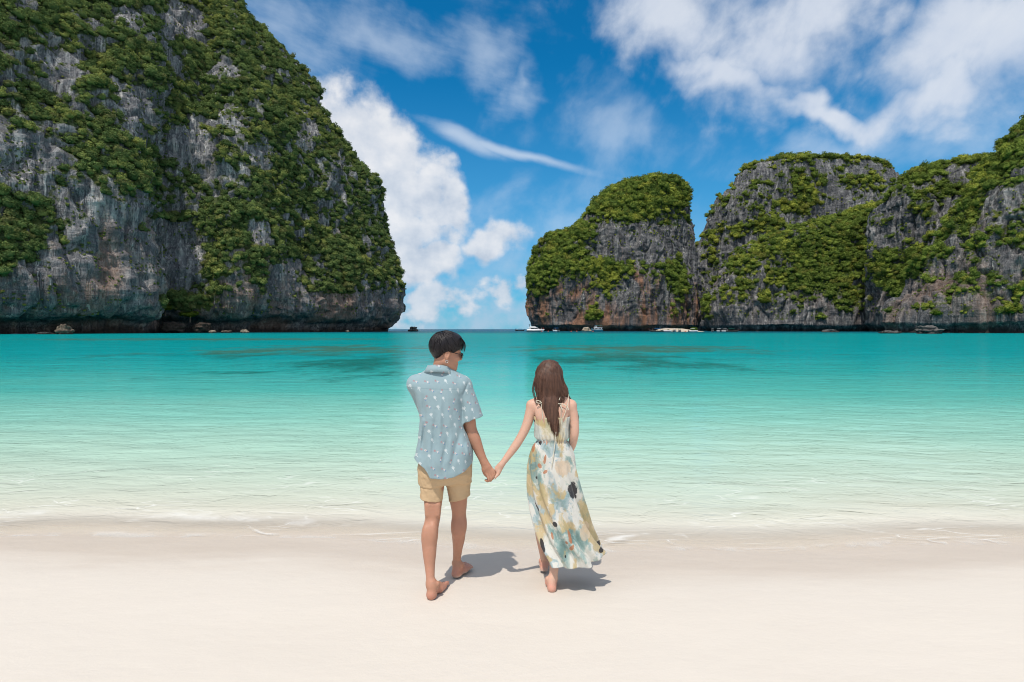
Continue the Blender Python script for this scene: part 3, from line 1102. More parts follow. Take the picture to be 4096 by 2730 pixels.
def boulder_material(name, a, b, c_):
    m, t = material(name)
    pos = t.position()
    n1 = t.noise(pos, 0.9, 6, 0.65)
    n2 = t.noise(t.scale(pos, (0.5, 0.5, 2.5)), 1.0, 4, 0.6)
    x, y, z = t.xyz(pos)
    col = t.ramp(n1 * 0.7 + n2 * 0.4 - 0.05, [(0.3, a), (0.5, b), (0.72, c_)])
    col = t.mix((z + (n1 - 0.5) * 0.8).step(0.7, 0.1) * 0.8, col, (0.02, 0.018, 0.016))
    p = t.principled(Base_Color=col, Roughness=0.9, Specular_IOR_Level=0.2, Normal=t.bump(n1 + n2, 0.4, 0.8))
    t.output(p.outputs[0])
    return m


rk_brown = boulder_material('brown_boulder', (0.045, 0.034, 0.026), (0.15, 0.115, 0.085), (0.34, 0.29, 0.23))
rk_grey = boulder_material('grey_boulder', (0.035, 0.034, 0.034), (0.11, 0.105, 0.10), (0.26, 0.245, 0.22))
rk_dark = boulder_material('dark_boulder', (0.02, 0.016, 0.013), (0.05, 0.038, 0.03), (0.11, 0.085, 0.065))
rk_pale = boulder_material('pale_boulder', (0.16, 0.13, 0.09), (0.36, 0.30, 0.22), (0.52, 0.45, 0.35))


def sea_pt(px, d):
    return (px - 2048.0) / F * d


def put_rock(px, d, w, h, dep, mat, label, seed, z=-0.1, strata=0.12):
    """w: width in photograph pixels; h, dep in metres."""
    sx = w / 2 / F * d
    o = link('rock', rock_mesh(seed, sx, dep, h, 0.35, strata), mat)
    o.location = (sea_pt(px, d), d, z)
    return tag(o, label, 'rock')


put_rock(255, 203, 52, 2.5, 2.2, rk_brown, 'brown layered boulder at the waterline below the far left cliff', 1, 0.7)
put_rock(180, 203, 60, 0.7, 1.5, rk_grey, 'flat dark rock left of the brown boulder at the left cliff foot', 2, 0.0)
put_rock(850, 276, 26, 1.0, 1.2, rk_pale, 'small pale rock at the left cliff foot, leftmost of three', 3, 0.1)
put_rock(906, 279, 40, 0.9, 1.2, rk_brown, 'low brown rock between two pale rocks at the left cliff foot', 4, 0.1)
put_rock(978, 284, 30, 1.2, 1.2, rk_pale, 'pale rock at the left cliff foot, rightmost of three', 5, 0.1)
put_rock(1388, 352, 16, 0.9, 1.0, rk_pale, 'tiny pale rock alone near the tip of the left cliff', 6, 0.05)
put_rock(690, 268, 80, 2.6, 4.0, rk_dark, 'dark hanging boulder under the green gully, left of a pair', 7, 2.2, 0.03)
put_rock(808, 276, 58, 2.6, 4.0, rk_dark, 'dark brown boulder under the overhang, right of a pair', 8, 2.2, 0.03)
put_rock(1653, 440, 30, 3.1, 3.0, rk_grey, 'small dark pointed rock islet standing alone in the sea', 9, 0.2, 0.2)
put_rock(2346, 445, 32, 2.6, 2.5, rk_pale, 'pale pointed boulder in the cave beside the blue tour boat', 10, 0.2)
put_rock(3712, 226, 74, 2.0, 3.0, rk_grey, 'big flat layered boulder at the waterline of the right cliff', 11, 0.9, 0.2)
put_rock(3560, 240, 70, 1.0, 2.0, rk_grey, 'low dark rock left of the big boulder under the right cliff', 12, 0.1)
put_rock(3320, 330, 60, 1.4, 2.0, rk_grey, 'low dark ledge rock under the grey ridge', 13, 0.1)

# small beach in front of the cleft, with one green bush
xs_ = np.linspace(sea_pt(2655, 420), sea_pt(2815, 420), 40)
yy_ = np.linspace(398, 450, 24)
X, Y = np.meshgrid(xs_, yy_, indexing='ij')
u = (X - xs_.mean()) / (xs_[-1] - xs_[0]) * 2
Z = -0.35 + 0.055 * (Y - 402) * np.clip(1 - u ** 4, 0, 1) + 0.1 * fbm(np.stack([X.ravel() / 6, Y.ravel() / 6, 0 * X.ravel()], -1), 2).reshape(X.shape)
fb = mesh_from('far_beach', np.stack([X, Y, Z], -1).reshape(-1, 3), grid_faces(40, 24))
tag(link('far_beach', fb, plain('far_sand', (0.56, 0.47, 0.36), 0.95, var=0.12, scale=0.6)), kind='structure')


ALLP = np.concatenate(CLIFF_PTS)
ALLP = ALLP[ALLP[:, 1] > 50]


def on_cliff(px, py):
    """Nearest point of the cliffs seen at this position of the photograph."""
    q = np.hypot(ALLP[:, 3] - px * 0.57446, ALLP[:, 4] - py * 0.57446)
    near = ALLP[q < max(4.0, q.min() + 1.0)]
    return near[np.argmin(near[:, 1]), :3]


def bush(px, py, s, label, seed, flat=0.6, at=None):
    c_ = on_cliff(px, py) if at is None else np.array(at, float)
    o = empty('bush', c_ - np.array([0, 0.2 * s if at is None else 0.0, 0.35 * s if at is None else 0.0]))
    o.scale = (s, s, s * flat)
    tag(o, label, 'bush')
    me = crown_mesh(seed, 0.7, 420, 1.1)
    me.materials.append(lime_mat)
    link('foliage', me, None, o)
    link('stem', trunk_me, None, o)
    return o


bush(2776, 1309, 3.2, 'bright green bush on the small pale beach', 501, 0.75, (sea_pt(2776, 414), 414, 0.2))
bush(2395, 1262, 3.4, 'bright green bush on the rounded stack above the tour boat', 502)
bush(4040, 1240, 3.6, 'bright green bush low on the cliff at the right edge', 503, 0.7)
bush(3745, 1258, 2.2, 'small bright green bush above the big boulder on the right', 504, 0.8)
bush(3055, 1205, 3.6, 'bright green bush halfway up the grey apron cliff', 505, 0.9)
bush(760, 1262, 5.0, 'bright green bush over the dark boulders of the left cliff', 506, 0.55)
bush(668, 1240, 4.2, 'green bush at the foot of the gully, left of the brighter bush', 507, 0.6)

# ------------------------------------------------------------------ boats
white = plain('white_gelcoat', (0.78, 0.78, 0.77), 0.35, var=0.05, scale=0.5)
navy = plain('navy_hull', (0.012, 0.020, 0.035), 0.4, var=0.2, scale=0.5)
teal = plain('teal_hull', (0.012, 0.13, 0.20), 0.5, var=0.2, scale=0.5)
wood = plain('dark_wood', (0.035, 0.024, 0.018), 0.7, var=0.3, scale=0.8)
smoked = plain('smoked_glass', (0.012, 0.014, 0.018), 0.12, var=0.2)
blue_t = plain('blue_tarp', (0.02, 0.19, 0.50), 0.7, var=0.15, scale=0.7)
green_t = plain('green_tarp', (0.03, 0.30, 0.22), 0.7, var=0.15, scale=0.7)
red_t = plain('red_paint', (0.45, 0.05, 0.035), 0.5, var=0.15, scale=0.7)
grey_m = plain('grey_metal', (0.22, 0.22, 0.23), 0.4, 0.6)


def hull(L, W, H, sheer=0.25, draft=0.35, n=18, stem=0.0):
    """Boat hull along +x, waterline at z = 0."""
    V = []
    sec = [(0.0, -draft), (0.55, -draft * 0.7), (0.92, 0.05 * H), (1.0, 0.55 * H), (1.0, H), (0.90, H), (0.86, H * 0.72), (0.0, H * 0.70)]
    m_ = len(sec)
    for side in (1, -1):
        for i in range(n):
            u = i / (n - 1)
            w = W / 2 * (1 - max(0.0, (u - 0.45) / 0.55) ** 2.3) * (0.86 + 0.14 * min(1, u * 4))
            w = max(w, 0.02)
            zs = 1 + sheer * max(0, u - 0.4) ** 1.6 * 2.2 + 0.05 * (1 - u)
            for (a, z) in sec:
                rake = stem * max(0.0, z / H) * max(0.0, u - 0.6) / 0.4
                V.append((-L / 2 + L * u + rake - (0.10 * L * max(0, u - 0.75) * 4 * (1 - max(0, z + draft) / (H + draft))), side * a * w, z * (zs if z > 0 else 1 - 0.6 * max(0, u - 0.6) / 0.4)))
    f1 = grid_faces(n, m_)
    f2 = grid_faces(n, m_)[:, ::-1] + n * m_
    return mesh_from('hull', np.array(V), np.concatenate([f1, f2]))


def slab(x0, x1, y0, y1, z0, z1, rake=0.0, tap=0.0, bev=0.0):
    """Box whose front leans back by rake and whose top is narrower by tap."""
    V = [(x0, y0, z0), (x1, y0, z0), (x1, y1, z0), (x0, y1, z0), (x0 + tap, y0 + tap, z1), (x1 - rake, y0 + tap, z1), (x1 - rake, y1 - tap, z1), (x0 + tap, y1 - tap, z1)]
    return np.array(V, float), np.array([(3, 2, 1, 0), (4, 5, 6, 7), (0, 1, 5, 4), (1, 2, 6, 5), (2, 3, 7, 6), (3, 0, 4, 7)])


def bpart(nm, pieces, mat, root, bevel=0.0):
    o = link(nm, mesh_from(nm, *join(pieces), smooth=False), mat, root)
    if bevel:
        b = o.modifiers.new('b', 'BEVEL')
        b.width = bevel
        b.segments = 2
    return o


def rod(a, b, r=0.04):
    return tube([a, b], r, 6)


def boat_root(nm, px, d, rz, label, cat='boat', z=SEA, group=None):
    o = empty(nm, (sea_pt(px, d), d, z), R(rz))
    return tag(o, label, cat, group)


# white motor yacht, bow to the right
y = boat_root('motor_yacht', 2143, 425, -4, 'white motor yacht with dark hull line and radar arch, moored by the rounded stack', 'yacht')
link('hull', hull(13.2, 4.0, 1.55, 0.10, 0.4), white, y)
bpart('hull_band', [slab(-6.5, 4.6, -2.03, 2.03, 0.0, 0.75, 0, 0.0)], navy, y)
bpart('deckhouse', [slab(-5.2, 3.2, -1.6, 1.6, 1.5, 2.9, 2.4, 0.2)], white, y, 0.12)
bpart('window', [slab(-3.6, 2.0, -1.64, -1.50, 1.95, 2.60, 1.3, 0.0)], smoked, y)
bpart('window', [slab(-3.6, 2.0, 1.50, 1.64, 1.95, 2.60, 1.3, 0.0)], smoked, y)
bpart('roof', [slab(-5.4, 1.9, -1.8, 1.8, 2.9, 3.12, 0.9, 0.1)], white, y, 0.06)
bpart('flybridge', [slab(-4.6, 0.4, -1.5, 1.5, 3.12, 3.75, 0.7, 0.1)], white, y, 0.08)
bpart('radar_arch', [rod((-4.4, sy_, 3.6), (-5.0, sy_, 5.4), 0.13) for sy_ in (-1.4, 1.4)] + [rod((-5.0, -1.4, 5.4), (-5.0, 1.4, 5.4), 0.13)] + [rod((-5.0, sy_, 5.4), (-2.6, sy_, 5.25), 0.10) for sy_ in (-1.4, 1.4)] + [rod((-2.6, sy_, 5.25), (-1.5, sy_, 3.9), 0.07) for sy_ in (-1.4, 1.4)], navy, y)
bpart('rail', [rod((-6 + k * 1.0, sy_ * 1.8, 1.6), (-6 + k * 1.0, sy_ * 1.8, 2.3), 0.025) for k in range(11) for sy_ in (-1, 1)] + [rod((-6, sy_ * 1.8, 2.3), (5.0, sy_ * 1.2, 2.5), 0.03) for sy_ in (-1, 1)], grey_m, y)
bpart('swim_platform', [slab(-7.6, -6.4, -1.6, 1.6, 0.15, 0.35)], navy, y)

# blue two-deck tour boat, bow to the left
b = boat_root('tour_boat', 2388, 428, 171, 'teal blue wooden tour boat with two decks and white rails, below the stack cave', 'tour boat')
link('hull', hull(9.0, 3.2, 1.7, 0.35, 0.4), teal, b)
bpart('rub_rail', [slab(-4.4, 3.2, -1.66, 1.66, 1.55, 1.72, 0, 0)], white, b)
bpart('lower_cabin', [slab(-3.6, 2.2, -1.3, 1.3, 1.5, 2.9, 0.2, 0.0)], white, b, 0.05)
for k in range(5):
    bpart('window', [slab(-3.0 + k * 1.0, -2.35 + k * 1.0, sy_ * 1.31 - 0.03, sy_ * 1.31 + 0.03, 1.95, 2.55) for sy_ in (-1, 1)], smoked, b)
bpart('upper_deck', [slab(-4.2, 2.6, -1.6, 1.6, 2.9, 3.1, 0.1, 0.0)], white, b)
bpart('wheelhouse', [slab(0.0, 1.9, -1.1, 1.1, 3.1, 4.6, 0.3, 0.08)], white, b, 0.05)
bpart('window', [slab(0.3, 1.75, -1.13, 1.13, 3.7, 4.3, 0.1)], smoked, b)
bpart('awning', [slab(-3.9, 0.1, -1.5, 1.5, 4.45, 4.58)], green_t, b)
bpart('awning_pole', [rod((x_, sy_ * 1.4, 3.1), (x_, sy_ * 1.4, 4.5), 0.04) for x_ in (-3.8, -2.0) for sy_ in (-1, 1)], grey_m, b)
bpart('roof', [slab(-0.2, 2.1, -1.3, 1.3, 4.6, 4.75, 0.1)], teal, b)
bpart('mast', [rod((0.8, 0, 4.7), (0.8, 0, 6.2), 0.05)], grey_m, b)


def speedboat(px, d, rz, L, label, canopy=white, stripe=None):
    s_ = boat_root('speedboat', px, d, rz, label, 'speedboat', group='speedboats off the far shore')
    link('hull', hull(L, L * 0.30, L * 0.13, 0.25, 0.3), white, s_)
    if stripe is not None:
        bpart('hull_stripe', [slab(-L * 0.48, L * 0.22, -L * 0.1525, L * 0.1525, L * 0.045, L * 0.085)], stripe, s_)
    bpart('canopy', [slab(-L * 0.32, L * 0.16, -L * 0.13, L * 0.13, L * 0.31, L * 0.335, L * 0.05, L * 0.01)], canopy, s_)
    bpart('canopy_pole', [rod((x_ * L, sy_ * L * 0.12, L * 0.10), (x_ * L, sy_ * L * 0.12, L * 0.315), 0.04) for x_ in (-0.3, -0.08, 0.12) for sy_ in (-1, 1)], grey_m, s_)
    bpart('windscreen', [slab(L * 0.10, L * 0.24, -L * 0.11, L * 0.11, L * 0.12, L * 0.21, L * 0.09, 0.0)], smoked, s_)
    for sy_ in (-0.05, 0.05):
        bpart('outboard_motor', [slab(-L * 0.56, -L * 0.49, sy_ * L - L * 0.025, sy_ * L + L * 0.025, -0.1, L * 0.15, 0, 0.04)], navy, s_, 0.05)
    return s_


def longtail(px, d, rz, L, label, canopy):
    s_ = boat_root('longtail_boat', px, d, rz, label, 'longtail boat', group='longtail boats')
    link('hull', hull(L, L * 0.17, L * 0.085, 0.9, 0.25, stem=0.6), wood, s_)
    bpart('prow', [tube(spline([(L * 0.44, 0, L * 0.10), (L * 0.53, 0, L * 0.17), (L * 0.57, 0, L * 0.26)], 8), np.linspace(0.16, 0.07, 8), 6)], wood, s_)
    bpart('prow_ribbon', [tube([(L * 0.545, 0, L * 0.195), (L * 0.553, 0, L * 0.215)], 0.22, 8)], red_t, s_)
    bpart('canopy', [slab(-L * 0.30, L * 0.14, -L * 0.085, L * 0.085, L * 0.225, L * 0.245, 0, 0.03)], canopy, s_)
    bpart('canopy_pole', [rod((x_ * L, sy_ * L * 0.08, L * 0.06), (x_ * L, sy_ * L * 0.08, L * 0.23), 0.035) for x_ in (-0.28, -0.07, 0.12) for sy_ in (-1, 1)], wood, s_)
    bpart('engine', [slab(-L * 0.47, -L * 0.38, -0.3, 0.3, L * 0.08, L * 0.16)], grey_m, s_)
    return s_


longtail(2064, 560, 100, 9.0, 'dark longtail boat with a blue canopy, outermost boat in the channel', blue_t)
longtail(2083, 575, 30, 8.5, 'dark longtail boat beside the blue-canopied one in the channel', wood)
speedboat(2222, 424, 118, 8.0, 'small white speedboat between the yacht and the tour boat', blue_t)
longtail(2626, 392, 172, 9.5, 'long dark longtail boat left of the small beach', blue_t)
speedboat(2668, 398, 10, 7.6, 'white speedboat with a red stripe beside the small beach', white, red_t)
speedboat(2699, 397, 60, 6.5, 'white speedboat right of the red striped one', white)
speedboat(2718, 399, 75, 6.5, 'white speedboat with a green canopy by the small beach', green_t)
speedboat(2774, 396, 5, 6.6, 'white speedboat in front of the bush on the beach', white)
speedboat(2850, 392, 70, 6.0, 'white speedboat right of the beach, leftmost of three under the cliff', white)
speedboat(2875, 393, 95, 6.4, 'white speedboat under the apron cliff, middle of three', white)
speedboat(2897, 394, 110, 6.0, 'white speedboat under the apron cliff, rightmost of three', white)
longtail(2930, 388, 5, 8.5, 'dark longtail boat with a green canopy, rightmost boat', green_t)

# mooring buoys
bg_ = np.linspace(0, 2 * math.pi, 14, endpoint=False)
bv = []
for a in bg_:
    for z_, r_ in ((-0.35, 0.02), (-0.3, 0.25), (-0.05, 0.44), (0.25, 0.42), (0.45, 0.22), (0.52, 0.10), (0.75, 0.06), (0.76, 0.0)):
        bv.append((r_ * math.cos(a), r_ * math.sin(a), z_))
buoy_me = mesh_from('buoy', np.array(bv), grid_faces(14, 8, True)[:, ::-1])
buoy_me.materials.append(plain('orange_plastic', (0.62, 0.10, 0.04), 0.5))
for px_, d_, lb in ((2167, 400, 'orange mooring buoy in front of the white yacht'), (2193, 420, 'orange mooring buoy between the yacht and the speedboat'), (2285, 395, 'large orange mooring buoy in open water right of the speedboat'),
                    (2307, 425, 'small orange mooring buoy near the cave mouth'), (2372, 410, 'orange mooring buoy at the bow of the tour boat'), (2741, 385, 'orange mooring buoy off the small beach')):
    o = link('buoy', buoy_me)
    o.location = (sea_pt(px_, d_), d_, SEA)
    tag(o, lb, 'buoy', 'orange mooring buoys')


# ------------------------------------------------------------------ people: solid shapes as blended distance fields, meshed with surface nets
def P(px, py, d):
    """Point at depth d seen at this position of the 4096 wide photograph."""
    return np.array([(px - 2048.0) / F * d, d, CAM_Z - (py - HORIZON) / F * d])


def smin(a, b, k):
    if k <= 0:
        return np.minimum(a, b)
    h = np.maximum(k - np.abs(a - b), 0) / k
    return np.minimum(a, b) - h * h * k * 0.25


class Vol:
    def __init__(s, lo, hi, h):
        s.lo, s.h = np.array(lo, float), h
        n = np.ceil((np.array(hi) - s.lo) / h).astype(int) + 1
        s.f = np.full(n, 0.25, np.float32)
        s.ax = [(s.lo[i] + h * np.arange(n[i])).astype(np.float32) for i in range(3)]

    def box(s, lo, hi):
        sl = []
        for i in range(3):
            a = int(np.clip(np.floor((lo[i] - s.lo[i]) / s.h), 0, s.f.shape[i] - 1))
            b = int(np.clip(np.ceil((hi[i] - s.lo[i]) / s.h) + 1, a + 1, s.f.shape[i]))
            sl.append(slice(a, b))
        X = s.ax[0][sl[0]][:, None, None]
        Y = s.ax[1][sl[1]][None, :, None]
        Z = s.ax[2][sl[2]][None, None, :]
        return tuple(sl), X, Y, Z

    def _put(s, sl, d, k, sub):
        if sub:
            s.f[sl] = -smin(-s.f[sl], d, k)
        else:
            s.f[sl] = smin(s.f[sl], d, k)

    def _cone_d(s, X, Y, Z, a, b, ra, rb, flat):
        d0, d1, d2 = X - a[0], Y - a[1], Z - a[2]
        ab = b - a
        if flat is not None:
            axv, fac = np.asarray(flat[0], float), flat[1]
            axv = axv / np.linalg.norm(axv)
            pr = (d0 * axv[0] + d1 * axv[1] + d2 * axv[2]) * (1 / fac - 1)
            d0, d1, d2 = d0 + axv[0] * pr, d1 + axv[1] * pr, d2 + axv[2] * pr
            ab = ab + axv * (ab @ axv) * (1 / fac - 1)
        L = ab @ ab + 1e-12
        t = np.clip((d0 * ab[0] + d1 * ab[1] + d2 * ab[2]) / L, 0, 1)
        d = np.sqrt((d0 - t * ab[0]) ** 2 + (d1 - t * ab[1]) ** 2 + (d2 - t * ab[2]) ** 2) - (ra + (rb - ra) * t)
        if flat is not None:
            d = d * (0.5 + 0.5 * min(1.0, flat[1]))
        return d.astype(np.float32)

    def cone(s, a, b, ra, rb, k=0.012, flat=None, sub=False, cap=None):
        a, b = np.asarray(a, float), np.asarray(b, float)
        m = max(ra, rb) + k + 0.03
        sl, X, Y, Z = s.box(np.minimum(a, b) - m, np.maximum(a, b) + m)
        d = s._cone_d(X, Y, Z, a, b, ra, rb, flat)
        if cap is not None:                       # flat end: (point, outward normal)
            q, nrm = cap
            d = np.maximum(d, (X - q[0]) * nrm[0] + (Y - q[1]) * nrm[1] + (Z - q[2]) * nrm[2])
        s._put(sl, d, k, sub)

    def chain(s, pts, rad, k=0.012, flat=None, sub=4):
        pts = np.asarray(pts, float)
        q = np.column_stack([pts, rad])
        n = len(q)
        ext = np.vstack([2 * q[0] - q[1], q, 2 * q[-1] - q[-2]])
        out = []
        for i in range(n - 1):
            for u in np.linspace(0, 1, sub, endpoint=False):
                a, b, c_, d = ext[i:i + 4]
                out.append(0.5 * (2 * b + (c_ - a) * u + (2 * a - 5 * b + 4 * c_ - d) * u * u + (3 * b - a - 3 * c_ + d) * u ** 3))
        out.append(q[-1])
        out = np.array(out)
        m = out[:, 3].max() + k + 0.03
        sl, X, Y, Z = s.box(out[:, :3].min(0) - m, out[:, :3].max(0) + m)
        acc = np.full((X.shape[0], Y.shape[1], Z.shape[2]), 0.25, np.float32)
        for a, b in zip(out[:-1], out[1:]):
            ra, rb = max(a[3], 1e-3), max(b[3], 1e-3)
            mm = max(ra, rb) + k + 0.03
            s2, x2, y2, z2 = s.box(np.minimum(a[:3], b[:3]) - mm, np.maximum(a[:3], b[:3]) + mm)
            loc = tuple(slice(max(0, q2.start - q1.start), q2.stop - q1.start) for q1, q2 in zip(sl, s2))
            d = s._cone_d(x2, y2, z2, a[:3], b[:3], ra, rb, flat)
            acc[loc] = np.minimum(acc[loc], d)
        s._put(sl, acc, k, False)

    def ell(s, c_, r, rot=None, k=0.012, sub=False):
        c_, r = np.asarray(c_, float), np.asarray(r, float)
        m = r.max() + k + 0.03
        sl, X, Y, Z = s.box(c_ - m, c_ + m)
        d0, d1, d2 = X - c_[0], Y - c_[1], Z - c_[2]
        if rot is not None:              # rot: rows are the ellipsoid's own axes
            M = np.asarray(rot, float)
            d0, d1, d2 = [M[i, 0] * d0 + M[i, 1] * d1 + M[i, 2] * d2 for i in range(3)]
        q0, q1, q2 = d0 / r[0], d1 / r[1], d2 / r[2]
        k0 = np.sqrt(q0 ** 2 + q1 ** 2 + q2 ** 2)
        k1 = np.sqrt((q0 / r[0]) ** 2 + (q1 / r[1]) ** 2 + (q2 / r[2]) ** 2) + 1e-6
        s._put(sl, k0 * (k0 - 1) / k1, k, sub)

    def loft(s, rows, k=0.01, e=2.4):
        """rows: (z, cx, cy, rx, ry), stacked rounded sections."""
        rows = np.array(sorted(rows), float)
        lo = [(rows[:, 1] - rows[:, 3]).min() - 0.05, (rows[:, 2] - rows[:, 4]).min() - 0.05, rows[0, 0] - 0.02]
        hi = [(rows[:, 1] + rows[:, 3]).max() + 0.05, (rows[:, 2] + rows[:, 4]).max() + 0.05, rows[-1, 0] + 0.02]
        sl, X, Y, Z = s.box(lo, hi)
        z = Z.ravel()
        zi = np.linspace(rows[0, 0], rows[-1, 0], 200)
        cols = []
        for j in range(1, 5):
            v = np.interp(zi, rows[:, 0], rows[:, j])
            kk = 9
            v = np.convolve(np.pad(v, kk, mode='edge'), np.ones(2 * kk + 1) / (2 * kk + 1), 'valid')
            cols.append(np.interp(z, zi, v)[None, None, :].astype(np.float32))
        cx, cy, rx, ry = cols
        q = (np.abs((X - cx) / rx) ** e + np.abs((Y - cy) / ry) ** e) ** (1 / e)
        d = (q - 1) * np.sqrt(rx * ry) * 0.9
        d = np.maximum(d, np.maximum(rows[0, 0] - Z, Z - rows[-1, 0]))
        s._put(sl, d, k, False)

    def grid(s):
        return np.meshgrid(*s.ax, indexing='ij', sparse=True)

    def shell(s, th):
        s.f = np.maximum(s.f, -(s.f + th))

    def mesh(s, name, smooth_iter=1):
        f = s.f
        ins = f < 0
        n = f.shape
        cnt = sum(ins[a:n[0] - 1 + a, b:n[1] - 1 + b, c_:n[2] - 1 + c_].astype(np.int8) for a in (0, 1) for b in (0, 1) for c_ in (0, 1))
        act = (cnt > 0) & (cnt < 8)
        ids = np.full(act.shape, -1, np.int64)
        cells = np.argwhere(act)
        ids[act] = np.arange(len(cells))
        acc = np.zeros((len(cells), 3))
        w = np.zeros(len(cells))
        i, j, k = cells.T
        corners = [(a, b, c_) for a in (0, 1) for b in (0, 1) for c_ in (0, 1)]
        val = {c_: f[i + c_[0], j + c_[1], k + c_[2]].astype(float) for c_ in corners}
        for a in corners:
            for axis in range(3):
                if a[axis]:
                    continue
                b = tuple(1 if q == axis else a[q] for q in range(3))
                va, vb = val[a], val[b]
                cr = (va < 0) != (vb < 0)
                t = np.where(cr, va / np.where(cr, va - vb, 1), 0)
                p = np.zeros((len(cells), 3)) + np.array(a, float)
                p[:, axis] += t
                acc += p * cr[:, None]
                w += cr
        V = s.lo + s.h * (cells + acc / w[:, None])
        quads = []
        for axis in range(3):
            u, v = [(1, 2), (2, 0), (0, 1)][axis]
            sl0 = [slice(None)] * 3
            sl1 = [slice(None)] * 3
            sl0[axis], sl1[axis] = slice(0, -1), slice(1, None)
            A, B = ins[tuple(sl0)], ins[tuple(sl1)]
            e = np.argwhere(A != B)
            ok = (e[:, u] > 0) & (e[:, v] > 0) & (e[:, u] < n[u] - 1) & (e[:, v] < n[v] - 1)
            e = e[ok]
            flip = B[tuple(e.T)]
            du, dv = np.zeros(3, int), np.zeros(3, int)
            du[u], dv[v] = 1, 1
            q = np.stack([ids[tuple((e - du - dv).T)], ids[tuple((e - dv).T)], ids[tuple(e.T)], ids[tuple((e - du).T)]], -1)
            q[flip] = q[flip][:, ::-1]
            quads.append(q)
        Q = np.concatenate(quads)
        Q = Q[(Q >= 0).all(1)]
        for _ in range(smooth_iter):                       # light smoothing
            sm = np.zeros_like(V)
            ct = np.zeros(len(V))
            for a, b in ((0, 1), (1, 2), (2, 3), (3, 0)):
                np.add.at(sm, Q[:, a], V[Q[:, b]])
                np.add.at(ct, Q[:, a], 1)
            V = V * 0.5 + 0.5 * sm / np.maximum(ct, 1)[:, None]
        return mesh_from(name, V, Q)


def frame(fwd, pitch=0.0, roll=0.0):
    """Right, forward, up of a head that faces fwd (degrees to the right of straight away)."""
    M = Matrix.Rotation(R(-fwd), 3, 'Z') @ Matrix.Rotation(R(-pitch), 3, 'X') @ Matrix.Rotation(R(roll), 3, 'Y')
    A = np.array(M)
    return A[:, 0], A[:, 1], A[:, 2]


def head(v, o, axes, s=1.0, slim=1.0):
    r, f, u = axes
    rot = np.stack([r, f, u])

    def L(x, y, z):
        return o + s * (r * x + f * y + u * z)
    v.ell(L(0, -0.006, 0.034), s * np.array([0.074, 0.094, 0.085]), rot, 0.02)
    v.ell(L(0, 0.028, -0.035), s * np.array([0.060 * slim, 0.066, 0.080]), rot, 0.03)
    v.ell(L(0, 0.060, -0.098), s * np.array([0.030 * slim, 0.026, 0.022]), rot, 0.03)
    for q in (-1, 1):
        v.cone(L(q * 0.054 * slim, 0.000, -0.058), L(q * 0.018, 0.066, -0.102), s * 0.020, s * 0.018, 0.03)   # jaw
        v.ell(L(q * 0.040, 0.074, -0.030), s * np.array([0.022, 0.018, 0.018]), rot, 0.025)                    # cheek
        v.cone(L(q * 0.014, 0.093, 0.016), L(q * 0.044, 0.078, 0.018), s * 0.008, s * 0.007, 0.015)            # brow
        v.ell(L(q * 0.030, 0.088, -0.002), s * np.array([0.015, 0.010, 0.009]), rot, 0.008, sub=True)          # eye socket
        v.ell(L(q * 0.030, 0.079, -0.002), s * np.array([0.012, 0.011, 0.009]), rot, 0.003)                    # eye
        # ear: shell, hollow and lobe
        e = L(q * 0.079, -0.008, -0.012)
        ax = np.stack([r * q * 0.9 - f * 0.42, f * 0.9 + r * q * 0.42, u])
        v.ell(e, s * np.array([0.009, 0.019, 0.031]), ax, 0.006)
        v.ell(e + s * (r * q * 0.009 + f * 0.002 + u * 0.004), s * np.array([0.006, 0.010, 0.018]), ax, 0.004, sub=True)
        v.ell(e + s * (f * 0.004 - u * 0.030), s * np.array([0.007, 0.009, 0.010]), ax, 0.006)
    v.cone(L(0, 0.090, 0.008), L(0, 0.112, -0.034), s * 0.007, s * 0.010, 0.012)                               # nose
    for q in (-1, 1):
        v.ell(L(q * 0.010, 0.101, -0.038), s * np.array([0.008, 0.009, 0.007]), None, 0.008)
    v.cone(L(-0.018, 0.088, -0.067), L(0.018, 0.088, -0.067), s * 0.006, s * 0.006, 0.008)                     # lips
    v.cone(L(-0.015, 0.086, -0.077), L(0.015, 0.086, -0.077), s * 0.007, s * 0.007, 0.006)
    return L


